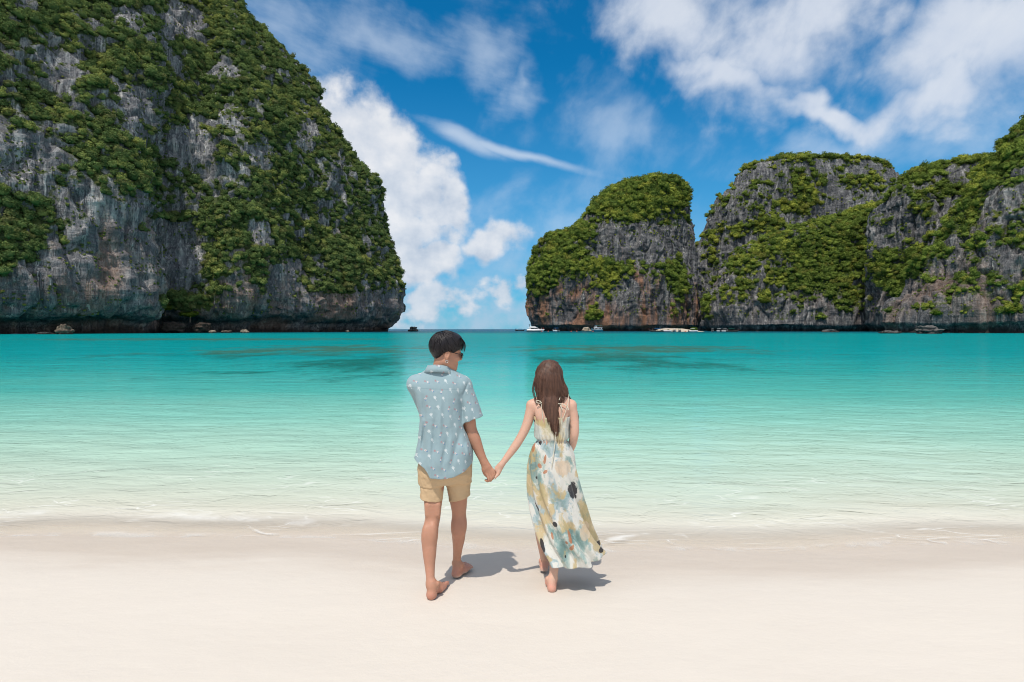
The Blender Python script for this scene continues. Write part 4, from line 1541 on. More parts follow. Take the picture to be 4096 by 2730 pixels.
def foot(v, heel, dirn, side, s=1.0):
    """heel: point on the ground under the heel; dirn: towards the toes; side: +1 when the big toe lies to the right of dirn."""
    f = np.array([dirn[0], dirn[1], 0.0])
    f /= np.linalg.norm(f)
    r = np.array([f[1], -f[0], 0.0]) * side
    u = np.array([0, 0, 1.0])

    def L(a, b, c_):
        return heel + s * (f * a + r * b + u * c_)
    v.ell(L(0.030, 0, 0.029), s * np.array([0.0275, 0.034, 0.029]), np.stack([r, f, u]), 0.02)
    v.cone(L(0.024, 0, 0.045), L(0.040, 0, 0.095), s * 0.0215, s * 0.0225, 0.02)                    # tendon
    v.cone(L(0.056, -0.002, 0.070), L(0.130, 0.010, 0.040), s * 0.033, s * 0.026, 0.03)           # instep
    v.cone(L(0.030, -0.004, 0.024), L(0.150, -0.012, 0.018), s * 0.028, s * 0.022, 0.02, (u, 0.9))
    v.cone(L(0.120, 0.022, 0.026), L(0.175, 0.030, 0.020), s * 0.026, s * 0.021, 0.02)            # ball
    v.cone(L(0.110, -0.020, 0.020), L(0.165, -0.026, 0.016), s * 0.022, s * 0.017, 0.02)
    for q in (-1, 1):
        v.ell(L(0.052, q * 0.033, 0.088), s * np.array([0.012, 0.014, 0.014]), None, 0.015)       # ankle bones
    toes = [(0.033, 0.180, 0.238, 0.0145), (0.009, 0.180, 0.236, 0.0100), (-0.009, 0.176, 0.227, 0.0095), (-0.025, 0.168, 0.214, 0.0092), (-0.039, 0.158, 0.198, 0.0088)]
    for b, a0, a1, rr in toes:
        v.cone(L(a0, b, 0.018), L(a0 + (a1 - a0) * 0.55, b * 1.02, 0.019), s * rr * 0.98, s * rr * 0.88, 0.005)
        v.cone(L(a0 + (a1 - a0) * 0.55, b * 1.02, 0.019), L(a1, b * 1.03, 0.011), s * rr * 0.88, s * rr * 0.95, 0.004)
    return L


def finger(v, pts, r0, r1, k=0.004):
    v.chain(pts, np.linspace(r0, r1, len(pts)), k, None, 3)


def skin_material(name, col, red):
    m, t = material(name)
    pos = t.objpos()
    px, py, pz = t.xyz(pos)
    n = t.noise(pos, 9.0, 4, 0.6)
    n2 = t.noise(pos, 70.0, 3, 0.6)
    a = (col[0] * 0.86, col[1] * 0.80, col[2] * 0.78)
    b = tuple(min(1, c * 1.14) for c in col)
    c_ = t.mix(n * 0.75 + n2 * 0.25, a, b)
    flush = t.noise(pos, 4.0, 3, 0.6).step(0.5, 0.75)
    c_ = t.mix(flush * 0.22, c_, red)
    heel = (pz + (n - 0.5) * 0.03).step(0.075, 0.015) * 0.55
    c_ = t.mix(heel, c_, red)
    grit = (pz + (n2 - 0.5) * 0.05 + (n - 0.5) * 0.03).step(0.004, -0.025) * 0.45
    c_ = t.mix(grit, c_, (0.60, 0.54, 0.46))
    p = t.principled(Base_Color=c_, Roughness=0.52, Specular_IOR_Level=0.35, Subsurface_Weight=0.12, Subsurface_Radius=(0.012, 0.005, 0.003), Subsurface_Scale=1.0,
                     Normal=t.bump(n2, 0.004, 0.25))
    t.output(p.outputs[0])
    return m


man_skin = skin_material('tanned_skin', (0.480, 0.252, 0.165), (0.58, 0.25, 0.18))
woman_skin = skin_material('fair_skin', (0.64, 0.405, 0.30), (0.66, 0.27, 0.20))

# ================================================================== the man
MAN = empty('person', (P(1740, 2380, 3.75)[0], 3.85, 0.0))
tag(MAN, 'man in a blue palm print shirt and tan shorts, seen from behind, looking right', 'person')


def own(o, root):
    o.parent = root
    o.matrix_parent_inverse = Matrix.Translation(-Vector(root.location))
    return o


v = Vol((-0.78, 3.50, -0.02), (-0.06, 4.42, 1.74), 0.0042)
# legs
legL = [P(1735, 1850, 3.86), P(1733, 1950, 3.85), P(1732, 2030, 3.83), P(1731, 2070, 3.82), P(1722, 2120, 3.80), P(1718, 2165, 3.785), P(1718, 2215, 3.765), P(1719, 2260, 3.745), P(1721, 2305, 3.72), P(1721, 2340, 3.70)]
v.chain(legL, [0.085, 0.073, 0.0565, 0.0505, 0.0500, 0.0505, 0.0440, 0.0345, 0.0285, 0.0275], 0.02)
for c_, r_ in ((P(1704, 2140, 3.765), 0.026), (P(1733, 2132, 3.765), 0.027)):
    v.ell(c_, (r_, 0.030, 0.062), None, 0.03)
for c_ in (P(1709, 2058, 3.785), P(1753, 2058, 3.785)):
    v.cone(c_, c_ + np.array([0, 0.004, 0.06]), 0.012, 0.014, 0.03)
legR = [P(1822, 1850, 3.87), P(1830, 1950, 3.92), P(1835, 2020, 3.965), P(1836, 2052, 3.98), P(1836, 2090, 3.99), P(1835, 2125, 4.00), P(1834, 2160, 4.02), P(1831, 2195, 4.05), P(1828, 2230, 4.075), P(1826, 2245, 4.08)]
v.chain(legR, [0.085, 0.073, 0.0565, 0.0495, 0.0500, 0.0500, 0.0435, 0.0340, 0.0290, 0.0280], 0.02)
for c_, r_ in ((P(1822, 2112, 3.965), 0.027), (P(1850, 2104, 3.965), 0.026)):
    v.ell(c_, (r_, 0.030, 0.060), None, 0.03)
heelL = P(1721, 2402, 3.66) * np.array([1, 1, 0]) + np.array([0, 0, float(sand_z(-0.52, 3.72))])
heelR = P(1817, 2292, 4.035) * np.array([1, 1, 0]) + np.array([0, 0, float(sand_z(-0.41, 4.06))])
foot(v, heelL, (0.20, 1.0), 1, 1.04)
foot(v, heelR, (0.40, 1.0), -1, 1.04)
# trunk
v.loft([(0.78, -0.46, 3.86, 0.150, 0.105), (0.95, -0.465, 3.86, 0.140, 0.095), (1.10, -0.475, 3.86, 0.135, 0.090), (1.28, -0.487, 3.86, 0.140, 0.095), (1.38, -0.488, 3.86, 0.128, 0.075), (1.43, -0.488, 3.86, 0.07, 0.05)], 0.03)
# right arm down to the joined hands, left arm bent in front of the chest
shR = P(1858, 1545, 3.86)
elbR = P(1884, 1722, 3.865)
wrR = P(1937, 1850, 3.87)
v.chain([shR, P(1868, 1620, 3.86), P(1876, 1680, 3.86), elbR, P(1898, 1757, 3.865), P(1917, 1805, 3.868), wrR], [0.044, 0.045, 0.0445, 0.041, 0.0415, 0.033, 0.0255], 0.02)
shL = P(1672, 1545, 3.86)
v.chain([shL, P(1700, 1600, 3.94), P(1722, 1640, 4.02)], [0.042, 0.042, 0.040], 0.02)
v.chain([P(1722, 1640, 4.02), P(1752, 1615, 4.06), P(1782, 1590, 4.06)], [0.040, 0.035, 0.026], 0.02)
v.ell(P(1795, 1580, 4.055), (0.04, 0.018, 0.04), None, 0.015)
for q in range(4):
    finger(v, [P(1795, 1580, 4.055) + np.array([0.02, 0.0, 0.02 - q * 0.016]), P(1795, 1580, 4.055) + np.array([0.075 - abs(q - 1.3) * 0.006, -0.012, 0.022 - q * 0.018])], 0.009, 0.008)
finger(v, [P(1788, 1572, 4.05), P(1800, 1548, 4.04)], 0.011, 0.009)
# neck and head
hax = frame(70, 8, 3)
HO = P(1783, 1409, 3.86)
v.cone(P(1763, 1500, 3.86), P(1770, 1440, 3.855), 0.062, 0.055, 0.03)
v.cone(P(1772, 1470, 3.88), HO + hax[1] * 0.02 - hax[2] * 0.04, 0.052, 0.05, 0.03)
HL = head(v, HO, hax, 1.0)
# right hand: back of the palm towards us, fingers folded round the other hand
kn = P(1962, 1889, 3.868)
v.cone(wrR, P(1946, 1868, 3.868), 0.0265, 0.028, 0.014, ((0.25, 1, 0.1), 0.75))
hd = kn - wrR
hd /= np.linalg.norm(hd)
pside = np.array([hd[2], 0, -hd[0]])
pside = pside / np.linalg.norm(pside)
if pside[0] < 0:
    pside = -pside                                     # across the hand, towards the picture's right
v.cone(P(1944, 1866, 3.868) - pside * 0.010, kn - pside * 0.022, 0.019, 0.017, 0.014, ((0, 1, 0), 0.8))
v.cone(P(1946, 1866, 3.868) + pside * 0.008, kn + pside * 0.012, 0.019, 0.017, 0.014, ((0, 1, 0), 0.8))
v.cone(P(1944, 1866, 3.872), kn, 0.02, 0.018, 0.014, ((0, 1, 0), 0.8))
dn = np.array([0.02, 0.0, -1.0])
fl = [(-0.030, 0.044, 0.0088), (-0.012, 0.050, 0.0095), (0.006, 0.046, 0.0095), (0.022, 0.036, 0.0085)]
for off, ln, rr in fl:
    k0 = kn + pside * off + np.array([0, -0.006, 0.006])
    k1 = k0 + hd * ln * 0.55 + dn * ln * 0.45 + np.array([0, -0.002, 0])
    k2 = k1 + np.array([-0.010, 0.020, -0.016])
    k3 = k2 + np.array([-0.014, 0.016, 0.004])
    finger(v, [k0, k1, k2, k3], rr, rr * 0.85, 0.003)
th0 = P(1946, 1872, 3.868) - pside * 0.024
finger(v, [th0, th0 + hd * 0.030 - pside * 0.010 + np.array([0, 0.012, 0]), th0 + hd * 0.055 - pside * 0.004 + np.array([0, 0.024, -0.006])], 0.013, 0.009, 0.012)
own(link('body', v.mesh('body'), man_skin), MAN)
del v


def shirt_material():
    m, t = material('palm_print_cotton')
    pos = t.objpos()
    x, y, z = t.xyz(pos)
    # the print lies on the cloth as seen from the back; small repeats in a half-drop grid
    s = 1 / 0.057
    u0, w0 = x * (s * 0.93) + y * (0.55 * s) + z * (s * 0.34), z * (s * 0.84) - x * (s * 0.32)
    colm = u0.floor()
    w0 = w0 + (colm * 0.5).fract() + (colm * 12.9898).sin() * 0.2
    cu, cw = u0.fract() - 0.5, w0.fract() - 0.5
    rid = ((u0.floor() * 12.9898 + w0.floor() * 78.233).sin() * 43758.5453).fract()
    rid2 = ((u0.floor() * 39.346 + w0.floor() * 11.135).sin() * 24634.63).fract()
    ox, oy = (cu + (rid - 0.5) * 0.34) * (rid.gt(0.5) * 2.0 - 1.0), cw + (rid2 - 0.5) * 0.30
    # palm: fronds as a spiky star with a trunk below
    ang = (oy - 0.08).atan2(ox) + rid2 * 2.0
    rad = (ox * ox + oy * oy).sqrt()
    fr = (ang * 3.5).cos().abs()
    star = (fr * 0.155 + 0.045 - (ox * ox + (oy - 0.08).pow(2.0)).sqrt()).step(0.0, 0.03)
    trunk = ((ox - oy * 0.10).abs() * -1.0 + 0.030).step(0.0, 0.012) * (oy * -1.0).gt(-0.08) * (oy * -1.0).lt(0.30)
    palm = star.max(trunk)
    # second motif: a small cluster of red fronds, a pale flower and a blue leaf
    q1 = ((ox + 0.10).pow(2.0) + (oy - 0.12).pow(2.0)).sqrt()
    a1 = (oy - 0.12).atan2(ox + 0.10)
    red = ((a1 * 3.0).cos().abs() * 0.13 + 0.02 - q1).step(0.0, 0.03)
    fl_ = (0.105 - ((ox - 0.10).pow(2.0) + (oy + 0.06).pow(2.0)).sqrt()).step(0.0, 0.02)
    dot = (0.045 - ((ox - 0.10).pow(2.0) + (oy + 0.06).pow(2.0)).sqrt()).step(0.0, 0.02)
    bl = (0.075 - ((ox - 0.17).pow(2.0) + ((oy + 0.20) * 0.8).pow(2.0)).sqrt()).step(0.0, 0.02)
    kind = rid2.gt(0.45)
    weave = t.noise(t.scale(pos, (1, 1, 1)), 260.0, 2, 0.6)
    tone = t.noise(pos, 6.0, 4, 0.6)
    base = t.mix(tone, (0.245, 0.345, 0.375), (0.305, 0.410, 0.435))
    base = t.mix(weave * 0.25, base, (0.35, 0.45, 0.48))
    c_ = t.mix(palm * (1.0 - kind) * 0.72, base, (0.74, 0.77, 0.76))
    c_ = t.mix(fl_ * kind * 0.85, c_, (0.70, 0.66, 0.64))
    c_ = t.mix(red * kind * 0.75, c_, (0.42, 0.16, 0.17))
    c_ = t.mix(bl * kind * 0.75, c_, (0.13, 0.22, 0.40))
    c_ = t.mix(dot * kind * 0.7, c_, (0.50, 0.12, 0.12))
    # stitched yoke seam
    seam = ((z + x * 0.03 - SEAM_Z).abs() * -1.0 + 0.0035).step(0.0, 0.002) * y.lt(3.84)
    c_ = t.mix(seam * 0.35, c_, (0.16, 0.24, 0.27))
    crease = t.noise(t.scale(pos, (22.0, 22.0, 9.0)), 1.0, 4, 0.6, 0.8)
    p = t.principled(Base_Color=c_, Roughness=0.85, Specular_IOR_Level=0.2, Sheen_Weight=0.1, Normal=t.bump(crease * 0.9 + weave * 0.1, 0.008, 0.55))
    t.output(p.outputs[0])
    return m


OX, OY = MAN.location.x, MAN.location.y
SEAM_Z = P(1745, 1565, 3.76)[2]


def lev(py, l, r, d, ry, dy=0.0):
    a, b = P(l, py, d), P(r, py, d)
    return (a[2], (a[0] + b[0]) / 2, d + dy, (b[0] - a[0]) / 2, ry)


D = 3.86
slA, slB = P(1850, 1545, D), P(1887, 1676, D)
sl_n = (slB - slA) / np.linalg.norm(slB - slA)
slC = slB + sl_n * 0.03
lsA, lsB = P(1664, 1535, 3.85), P(1718, 1650, 4.03)


def shirt_field(cap):
    v = Vol((-0.80, 3.60, 0.66), (-0.12, 4.16, 1.50), 0.004)
    v.loft([lev(1935, 1664, 1891, D, 0.146), lev(1880, 1660, 1893, D, 0.146), lev(1842, 1655, 1892, D, 0.145), lev(1800, 1668, 1889, D, 0.140), lev(1760, 1677, 1876, D, 0.134), lev(1700, 1683, 1856, D, 0.130),
            lev(1650, 1678, 1850, D, 0.130), lev(1600, 1664, 1852, D, 0.130), lev(1550, 1652, 1858, D, 0.120), lev(1520, 1660, 1854, D, 0.106), lev(1500, 1684, 1836, D, 0.088), lev(1484, 1708, 1810, D, 0.076), lev(1472, 1722, 1800, D, 0.068)], 0.02)
    v.cone(P(1718, 1512, D), P(1668, 1536, 3.85), 0.040, 0.054, 0.05)
    v.cone(P(1802, 1512, D), P(1846, 1540, D), 0.040, 0.056, 0.05)
    v.cone(slA, slC, 0.062, 0.080, 0.025, ((0, 1, 0), 0.92), cap=(slB, sl_n) if cap else None)
    v.cone(lsA, lsB, 0.058, 0.064, 0.03)
    return v


v = shirt_field(True)
u_ = shirt_field(False)
X, Y, Z = v.grid()
shp = v.f.shape
pts = np.stack(np.broadcast_arrays(X, Y, Z), -1).reshape(-1, 3)
band = (np.abs(v.f.reshape(-1)) < 0.05)
bp = pts[band]
low = np.clip((1.30 - bp[:, 2]) / 0.5, 0, 1)
fold = (0.015 * fbm(bp * np.array([10.0, 5.0, 2.0]), 2, 0.5) * (0.30 + low)
        + 0.009 * np.clip(ridged((bp + 0.12 * bp[:, [2, 2, 0]] * np.array([1, 0, -2.0])) * np.array([9.0, 4.0, 4.0]) + 9.0, 2), -1, 1) * (0.3 + 0.7 * low)
        + 0.0012 * fbm(bp * 20.0, 2))
# long pull folds from the right armpit and down the middle of the back
for (pxa, pya, pxb, pyb, w_, a_) in [(1842, 1600, 1852, 1700, 0.012, -0.004), (1745, 1640, 1730, 1880, 0.016, -0.010), (1790, 1600, 1812, 1890, 0.020, 0.010), (1840, 1720, 1800, 1890, 0.016, -0.011),
                                     (1865, 1770, 1880, 1850, 0.014, 0.012), (1700, 1680, 1680, 1840, 0.014, -0.012), (1765, 1570, 1762, 1760, 0.014, 0.007), (1872, 1528, 1848, 1590, 0.007, -0.006), (1850, 1580, 1846, 1690, 0.008, -0.004), (1690, 1570, 1700, 1700, 0.012, -0.008), (1800, 1700, 1770, 1880, 0.014, -0.010)]:
    A, B = P(pxa, pya, 3.75), P(pxb, pyb, 3.75)
    ab = (B - A)[[0, 2]]
    q = bp[:, [0, 2]] - A[[0, 2]]
    tt = np.clip((q @ ab) / (ab @ ab), 0, 1)
    dd = np.linalg.norm(q - tt[:, None] * ab, axis=1)
    fold += 1.5 * a_ * np.exp(-(dd / w_) ** 2) * np.sin(np.clip(tt, 0.03, 0.97) * math.pi) * (bp[:, 1] < 3.90)
for vv in (v, u_):
    ff = vv.f.reshape(-1)
    ff[band] -= fold.astype(np.float32) * 0.8
    vv.f = ff.reshape(shp)
v.f = np.maximum(v.f, -(u_.f + 0.009))
del u_
# hem: long at the back, lifted at the sides
hx = np.array([1640, 1655, 1700, 1712, 1722, 1770, 1818, 1860, 1885, 1900]) * 1.0
hy = np.array([1838, 1843, 1872, 1888, 1909, 1912, 1905, 1884, 1862, 1850]) * 1.0
hX = (hx - 2048) / F * 3.76
hZ = CAM_Z - (hy - HORIZON) / F * 3.76
hem = np.interp(X, hX, hZ) + np.clip((Y - 3.85) * 0.15, 0, 0.05)
v.f = np.maximum(v.f, (hem - Z).astype(np.float32))
v.cone(P(1760, 1500, D), P(1766, 1440, D), 0.062, 0.066, 0.0, sub=True)
v.f = v.f.astype(np.float32)
shirt = own(link('shirt', v.mesh('shirt'), shirt_material()), MAN)
del v, pts

# the material reads object space, which is world space here because the mesh is modelled in place
cloth_mats = shirt.data.materials[0]
# collar: a band standing round the neck and folded down
nc = 48
V, cz = [], []
c0 = P(1758, 1482, D)
for i in range(nc):
    a = 2 * math.pi * i / nc
    ca, sa = math.cos(a), math.sin(a)
    gap = max(0.0, sa) ** 3                                # opens at the front
    rx, ry = 0.080, 0.078
    drop = 0.012 * ca
    for (kr, dz) in ((0.90, 0.004), (0.93, 0.038), (1.02, 0.043), (1.16, 0.020), (1.28 + 0.05 * abs(ca), -0.004), (1.22, -0.006), (1.02, 0.026)):
        V.append((c0[0] + ca * rx * kr, c0[1] + sa * ry * kr - 0.004, c0[2] + dz - drop * 0.4 - 0.03 * gap - (abs(ca) ** 2) * 0.016))
own(link('collar', mesh_from('collar', np.array(V), grid_faces(nc, 7, True)), cloth_mats), MAN)

# shorts
v = Vol((-0.72, 3.66, 0.50), (-0.20, 4.14, 0.98), 0.004)
v.loft([lev(1800, 1690, 1872, D, 0.105), lev(1850, 1680, 1882, D, 0.115), lev(1890, 1678, 1885, D, 0.120), lev(1925, 1690, 1876, D, 0.090)], 0.02)
v.chain([P(1730, 1880, 3.86), P(1729, 1950, 3.845), P(1728, 2030, 3.835)], [0.086, 0.077, 0.0715], 0.05)
v.chain([P(1828, 1870, 3.87), P(1834, 1945, 3.905), P(1839, 2030, 3.95)], [0.092, 0.080, 0.0715], 0.035)
v.cone(P(1781, 2004, 3.78), P(1784, 1975, 4.02), 0.016, 0.016, 0.03, sub=True)
v.cone(P(1781, 1950, 3.72), P(1781, 2020, 3.76), 0.012, 0.020, 0.02, sub=True)
X, Y, Z = v.grid()
shp = v.f.shape
pts = np.stack(np.broadcast_arrays(X, Y, Z), -1).reshape(-1, 3)
band = (np.abs(v.f.reshape(-1)) < 0.05)
bp = pts[band]
fold = 0.006 * fbm((bp + 0.5 * bp[:, [2, 2, 0]] * np.array([1.0, 0, 0.4])) * np.array([12.0, 8.0, 9.0]), 3) + 0.003 * ridged(bp * np.array([10, 10, 18.0]) + 4, 2)
ff = v.f.reshape(-1)
ff[band] -= fold.astype(np.float32)
v.f = ff.reshape(shp)
v.shell(0.010)
mid = (1784 - 2048) / F * 3.9
hemz = np.where(X < mid, P(1728, 2008, 3.77)[2] + (X - P(1728, 2008, 3.77)[0]) * -0.10, P(1838, 2000, 3.88)[2] + (X - P(1838, 2000, 3.88)[0]) * 0.28) + (Y - 3.85) * 0.05
v.f = np.maximum(v.f, (hemz - Z).astype(np.float32))
m, t = material('tan_twill')
pos = t.objpos()
wv_ = t.noise(pos, 300.0, 2, 0.6)
tn = t.noise(pos, 5.0, 4, 0.6)
cr = t.noise(t.scale(pos, (14, 14, 20)), 1.0, 4, 0.6, 0.6)
p = t.principled(Base_Color=t.mix(tn * 0.7 + wv_ * 0.3, (0.53, 0.37, 0.215), (0.62, 0.445, 0.27)), Roughness=0.85, Specular_IOR_Level=0.2, Normal=t.bump(cr + wv_ * 0.1, 0.006, 0.5))
t.output(p.outputs[0])
own(link('shorts', v.mesh('shorts'), m), MAN)
del v, pts


# hair of the man: a cap with locks swept from the crown
def hair_material(name, dark, light, rough=0.42):
    m, t = material(name)
    pos = t.objpos()
    n = t.noise(t.scale(pos, (90, 90, 22)), 1.0, 4, 0.6)
    n2 = t.noise(t.scale(pos, (60, 60, 5)), 1.0, 3, 0.6)
    p = t.principled(Base_Color=t.mix(n * 0.5 + (n2 - 0.35) * 1.6, dark, light), Roughness=rough, Specular_IOR_Level=0.38, Normal=t.bump(n, 0.006, 0.6))
    t.output(p.outputs[0])
    return m


hr, hf, hu = hax
v = Vol(HO - 0.17, HO + 0.17, 0.0034)
rot = np.stack([hr, hf, hu])
v.ell(HL(0, -0.008, 0.040), (0.086, 0.106, 0.096), rot, 0.0)
v.ell(HL(-0.01, 0.030, 0.080), (0.078, 0.078, 0.062), rot, 0.02)
v.ell(HL(0.0, -0.050, -0.004), (0.062, 0.050, 0.072), rot, 0.03)
X, Y, Z = v.grid()
lx = (X - HO[0]) * hr[0] + (Y - HO[1]) * hr[1] + (Z - HO[2]) * hr[2]
ly = (X - HO[0]) * hf[0] + (Y - HO[1]) * hf[1] + (Z - HO[2]) * hf[2]
lz = (X - HO[0]) * hu[0] + (Y - HO[1]) * hu[1] + (Z - HO[2]) * hu[2]
line = np.interp(ly, [-0.12, -0.085, -0.05, -0.02, 0.01, 0.035, 0.06, 0.085, 0.12], [-0.062, -0.058, -0.046, 0.004, 0.018, 0.010, 0.030, 0.050, 0.052])
wob = 0.006 * np.sin(lx * 160 + ly * 90)
fade = np.clip((line + 0.055 - lz) / 0.055, 0, 1) * np.clip(-ly / 0.03, 0, 1)
v.f = v.f + (0.013 * fade).astype(np.float32)
v.f = np.maximum(v.f, (line + wob - lz).astype(np.float32))
man_hair = hair_material('black_hair', (0.006, 0.005, 0.006), (0.030, 0.024, 0.026), 0.36)
hair_o = own(link('hair', v.mesh('hair'), man_hair), MAN)
parts = []
g = np.random.default_rng(5)
whorl = np.array([0.01, -0.045, 0.125])
for i in range(1000):
    # locks start all over the cap and sweep from the crown forwards and down
    th, ph0 = g.uniform(0, 2 * math.pi), g.uniform(0.05, 1.75)
    d0 = np.array([math.sin(ph0) * math.sin(th), -math.sin(ph0) * math.cos(th), math.cos(ph0)])
    p0 = np.array([0.0, -0.008, 0.042]) + d0 * np.array([0.086, 0.107, 0.097])
    fl0 = p0 - whorl
    fl0 = fl0 - d0 * (fl0 @ d0)
    fl0 /= np.linalg.norm(fl0) + 1e-6
    fl0 = fl0 + np.array([0.15 * math.copysign(1, p0[0]), 0.45, -0.35]) + g.normal(size=3) * 0.18
    ln0 = g.uniform(0.035, 0.075) * (0.55 if p0[2] < 0.0 else 1.0)
    path, pt = [], p0.copy()
    for k in range(7):
        q = k / 6
        dn_ = (pt - np.array([0.0, -0.008, 0.042])) / np.array([0.086, 0.107, 0.097])
        dn_ /= np.linalg.norm(dn_)
        lift = 1.01 + 0.05 * math.sin(q * 2.6) * (0.5 if p0[2] < 0.01 else 1.0)
        on = np.array([0.0, -0.008, 0.042]) + dn_ * np.array([0.086, 0.107, 0.097]) * lift
        lim = np.interp(on[1], [-0.12, -0.085, -0.05, -0.02, 0.01, 0.035, 0.06, 0.085, 0.12], [-0.050, -0.046, -0.036, 0.006, 0.018, 0.008, 0.024, 0.036, 0.036])
        if on[2] < lim:
            on[2] = lim
        path.append(HL(*on))
        pt = pt + fl0 * ln0 / 6
    r0 = g.uniform(0.0018, 0.0034)
    parts.append(tube(path, np.array([0.5, 1, 1, 1, 0.9, 0.6, 0.12]) * r0, 4))
for i in range(45):                                     # fringe over the forehead
    a = g.uniform(-0.055, 0.07)
    path = [HL(a, 0.075, 0.110), HL(a * 1.05, 0.102, 0.085), HL(a * 1.1 + 0.004, 0.110, 0.055), HL(a * 1.1 + 0.008, 0.108, 0.030 + g.uniform(-0.015, 0.012))]
    parts.append(tube(spline(path, 7), np.linspace(0.0028, 0.0005, 7), 4))
own(link('hair_locks', mesh_from('hair_locks', *join(parts)), man_hair), MAN)

# sunglasses and ear ring
dark_frame = plain('tortoise_frame', (0.018, 0.012, 0.009), 0.25, var=0.4, scale=60)
glass_dark = plain('dark_lens', (0.030, 0.016, 0.006), 0.08, var=0.2)
sg = []
for q in (-1, 1):
    pts_ = [HL(q * (0.034 + 0.026 * math.cos(a)), 0.110 - 0.010 * math.cos(a), -0.010 + 0.018 * math.sin(a)) for a in np.linspace(0, 2 * math.pi, 20, endpoint=False)]
    sg.append(tube(pts_, 0.0026, 6, True))
    sg.append(tube([HL(q * 0.060, 0.101, -0.002), HL(q * 0.073, 0.055, 0.004), HL(q * 0.080, 0.000, 0.010), HL(q * 0.078, -0.018, -0.004)], 0.0026, 6))
sg.append(tube([HL(-0.010, 0.120, -0.006), HL(0, 0.122, -0.002), HL(0.010, 0.120, -0.006)], 0.0024, 6))
glasses = own(link('sunglasses', mesh_from('sunglasses', *join(sg)), dark_frame), MAN)
for q in (-1, 1):
    n_ = 20
    ring = [HL(q * (0.034 + 0.025 * math.cos(a)), 0.110 - 0.010 * math.cos(a), -0.010 + 0.017 * math.sin(a)) for a in np.linspace(0, 2 * math.pi, n_, endpoint=False)]
    V = [HL(q * 0.034, 0.117, -0.008)] + ring + [HL(q * 0.034, 0.113, -0.008)] + [p_ - hf * 0.002 for p_ in ring]
    Fc = [(0, 1 + k, 1 + (k + 1) % n_, 0) for k in range(n_)]
    me = bpy.data.meshes.new('lens')
    me.from_pydata([tuple(p_) for p_ in V], [], [(0, 1 + k, 1 + (k + 1) % n_) for k in range(n_)] + [(n_ + 1, n_ + 2 + (k + 1) % n_, n_ + 2 + k) for k in range(n_)]
                   + [(1 + k, n_ + 2 + k, n_ + 2 + (k + 1) % n_, 1 + (k + 1) % n_) for k in range(n_)])
    lo_ = link('lens', me, glass_dark)
    lo_.parent = glasses
silver = plain('silver', (0.75, 0.73, 0.70), 0.22, 1.0)
ec = HL(0.083, -0.004, -0.056)
pts_ = [ec + hf * 0.0085 * math.cos(a) + hu * 0.0085 * math.sin(a) + hr * 0.002 for a in np.linspace(0, 2 * math.pi, 18, endpoint=False)]
own(link('ear_ring', mesh_from('ear_ring', *tube(pts_, 0.0018, 6, True)), silver), MAN)

# ================================================================== the woman
WOM = empty('person', (P(2205, 2357, 3.82)[0], 3.92, 0.0))
tag(WOM, 'woman with long brown hair in a watercolour print summer dress, seen from behind', 'person')
v = Vol((-0.12, 3.60, -0.03), (0.60, 4.46, 1.56), 0.0042)
D = 3.92
# legs and feet
v.chain([P(2235, 1900, 3.93), P(2232, 2000, 3.92), P(2228, 2090, 3.90), P(2224, 2150, 3.885), P(2222, 2210, 3.87), P(2218, 2255, 3.86), P(2214, 2300, 3.85)], [0.080, 0.066, 0.052, 0.047, 0.043, 0.033, 0.0285], 0.02)
v.chain([P(2180, 1900, 3.95), P(2174, 1980, 4.02), P(2170, 2050, 4.08), P(2167, 2095, 4.10), P(2166, 2130, 4.12), P(2170, 2180, 4.15), P(2173, 2212, 4.17), P(2175, 2228, 4.18)], [0.080, 0.066, 0.052, 0.046, 0.0465, 0.036, 0.029, 0.027], 0.02)
foot(v, P(2206, 2352, 3.80) * np.array([1, 1, 0]) + np.array([0, 0, float(sand_z(0.26, 3.88))]), (0.06, 1.0), -1, 0.90)
hl = P(2177, 2262, 4.165)
foot(v, np.array([hl[0], hl[1], float(sand_z(hl[0], hl[1]))]), (0.05, 1.0), 1, 0.90)
# trunk
v.loft([lev(1900, 2132, 2282, D, 0.090), lev(1850, 2134, 2280, D, 0.092), lev(1763, 2152, 2264, D, 0.082), lev(1700, 2148, 2270, D, 0.085), lev(1665, 2144, 2275, D, 0.085), lev(1620, 2142, 2274, D, 0.075), lev(1600, 2158, 2254, D, 0.055)], 0.03)
shl, shr = P(2128, 1622, D), P(2284, 1622, D)
v.cone(P(2190, 1595, D), shl, 0.040, 0.036, 0.04)
v.cone(P(2216, 1595, D), shr, 0.040, 0.036, 0.04)
for q, pp in ((-1, P(2170, 1655, 3.865)), (1, P(2240, 1655, 3.865))):
    v.ell(pp, (0.045, 0.022, 0.055), None, 0.04)          # shoulder blades
wl = P(2006, 1860, 3.872)
v.chain([shl, P(2114, 1680, 3.915), P(2098, 1722, 3.905), P(2082, 1752, 3.90), P(2062, 1784, 3.893), P(2032, 1825, 3.882), wl], [0.0375, 0.0345, 0.0315, 0.0295, 0.0290, 0.0240, 0.0190], 0.015)
v.chain([shr, P(2294, 1672, 3.915), P(2298, 1715, 3.905), P(2296, 1748, 3.91), P(2286, 1785, 3.96), P(2268, 1825, 4.04), P(2262, 1838, 4.06)], [0.0370, 0.0340, 0.0310, 0.0295, 0.0285, 0.0215, 0.0185], 0.015)
v.ell(P(2256, 1858, 4.07), (0.020, 0.034, 0.036), None, 0.012)
for q in range(4):
    a = P(2256, 1872, 4.07) + np.array([0.0, -0.022 + q * 0.015, 0])
    finger(v, [a, a + np.array([-0.008, 0.004, -0.050 + abs(q - 1.5) * 0.005])], 0.0075, 0.0065)
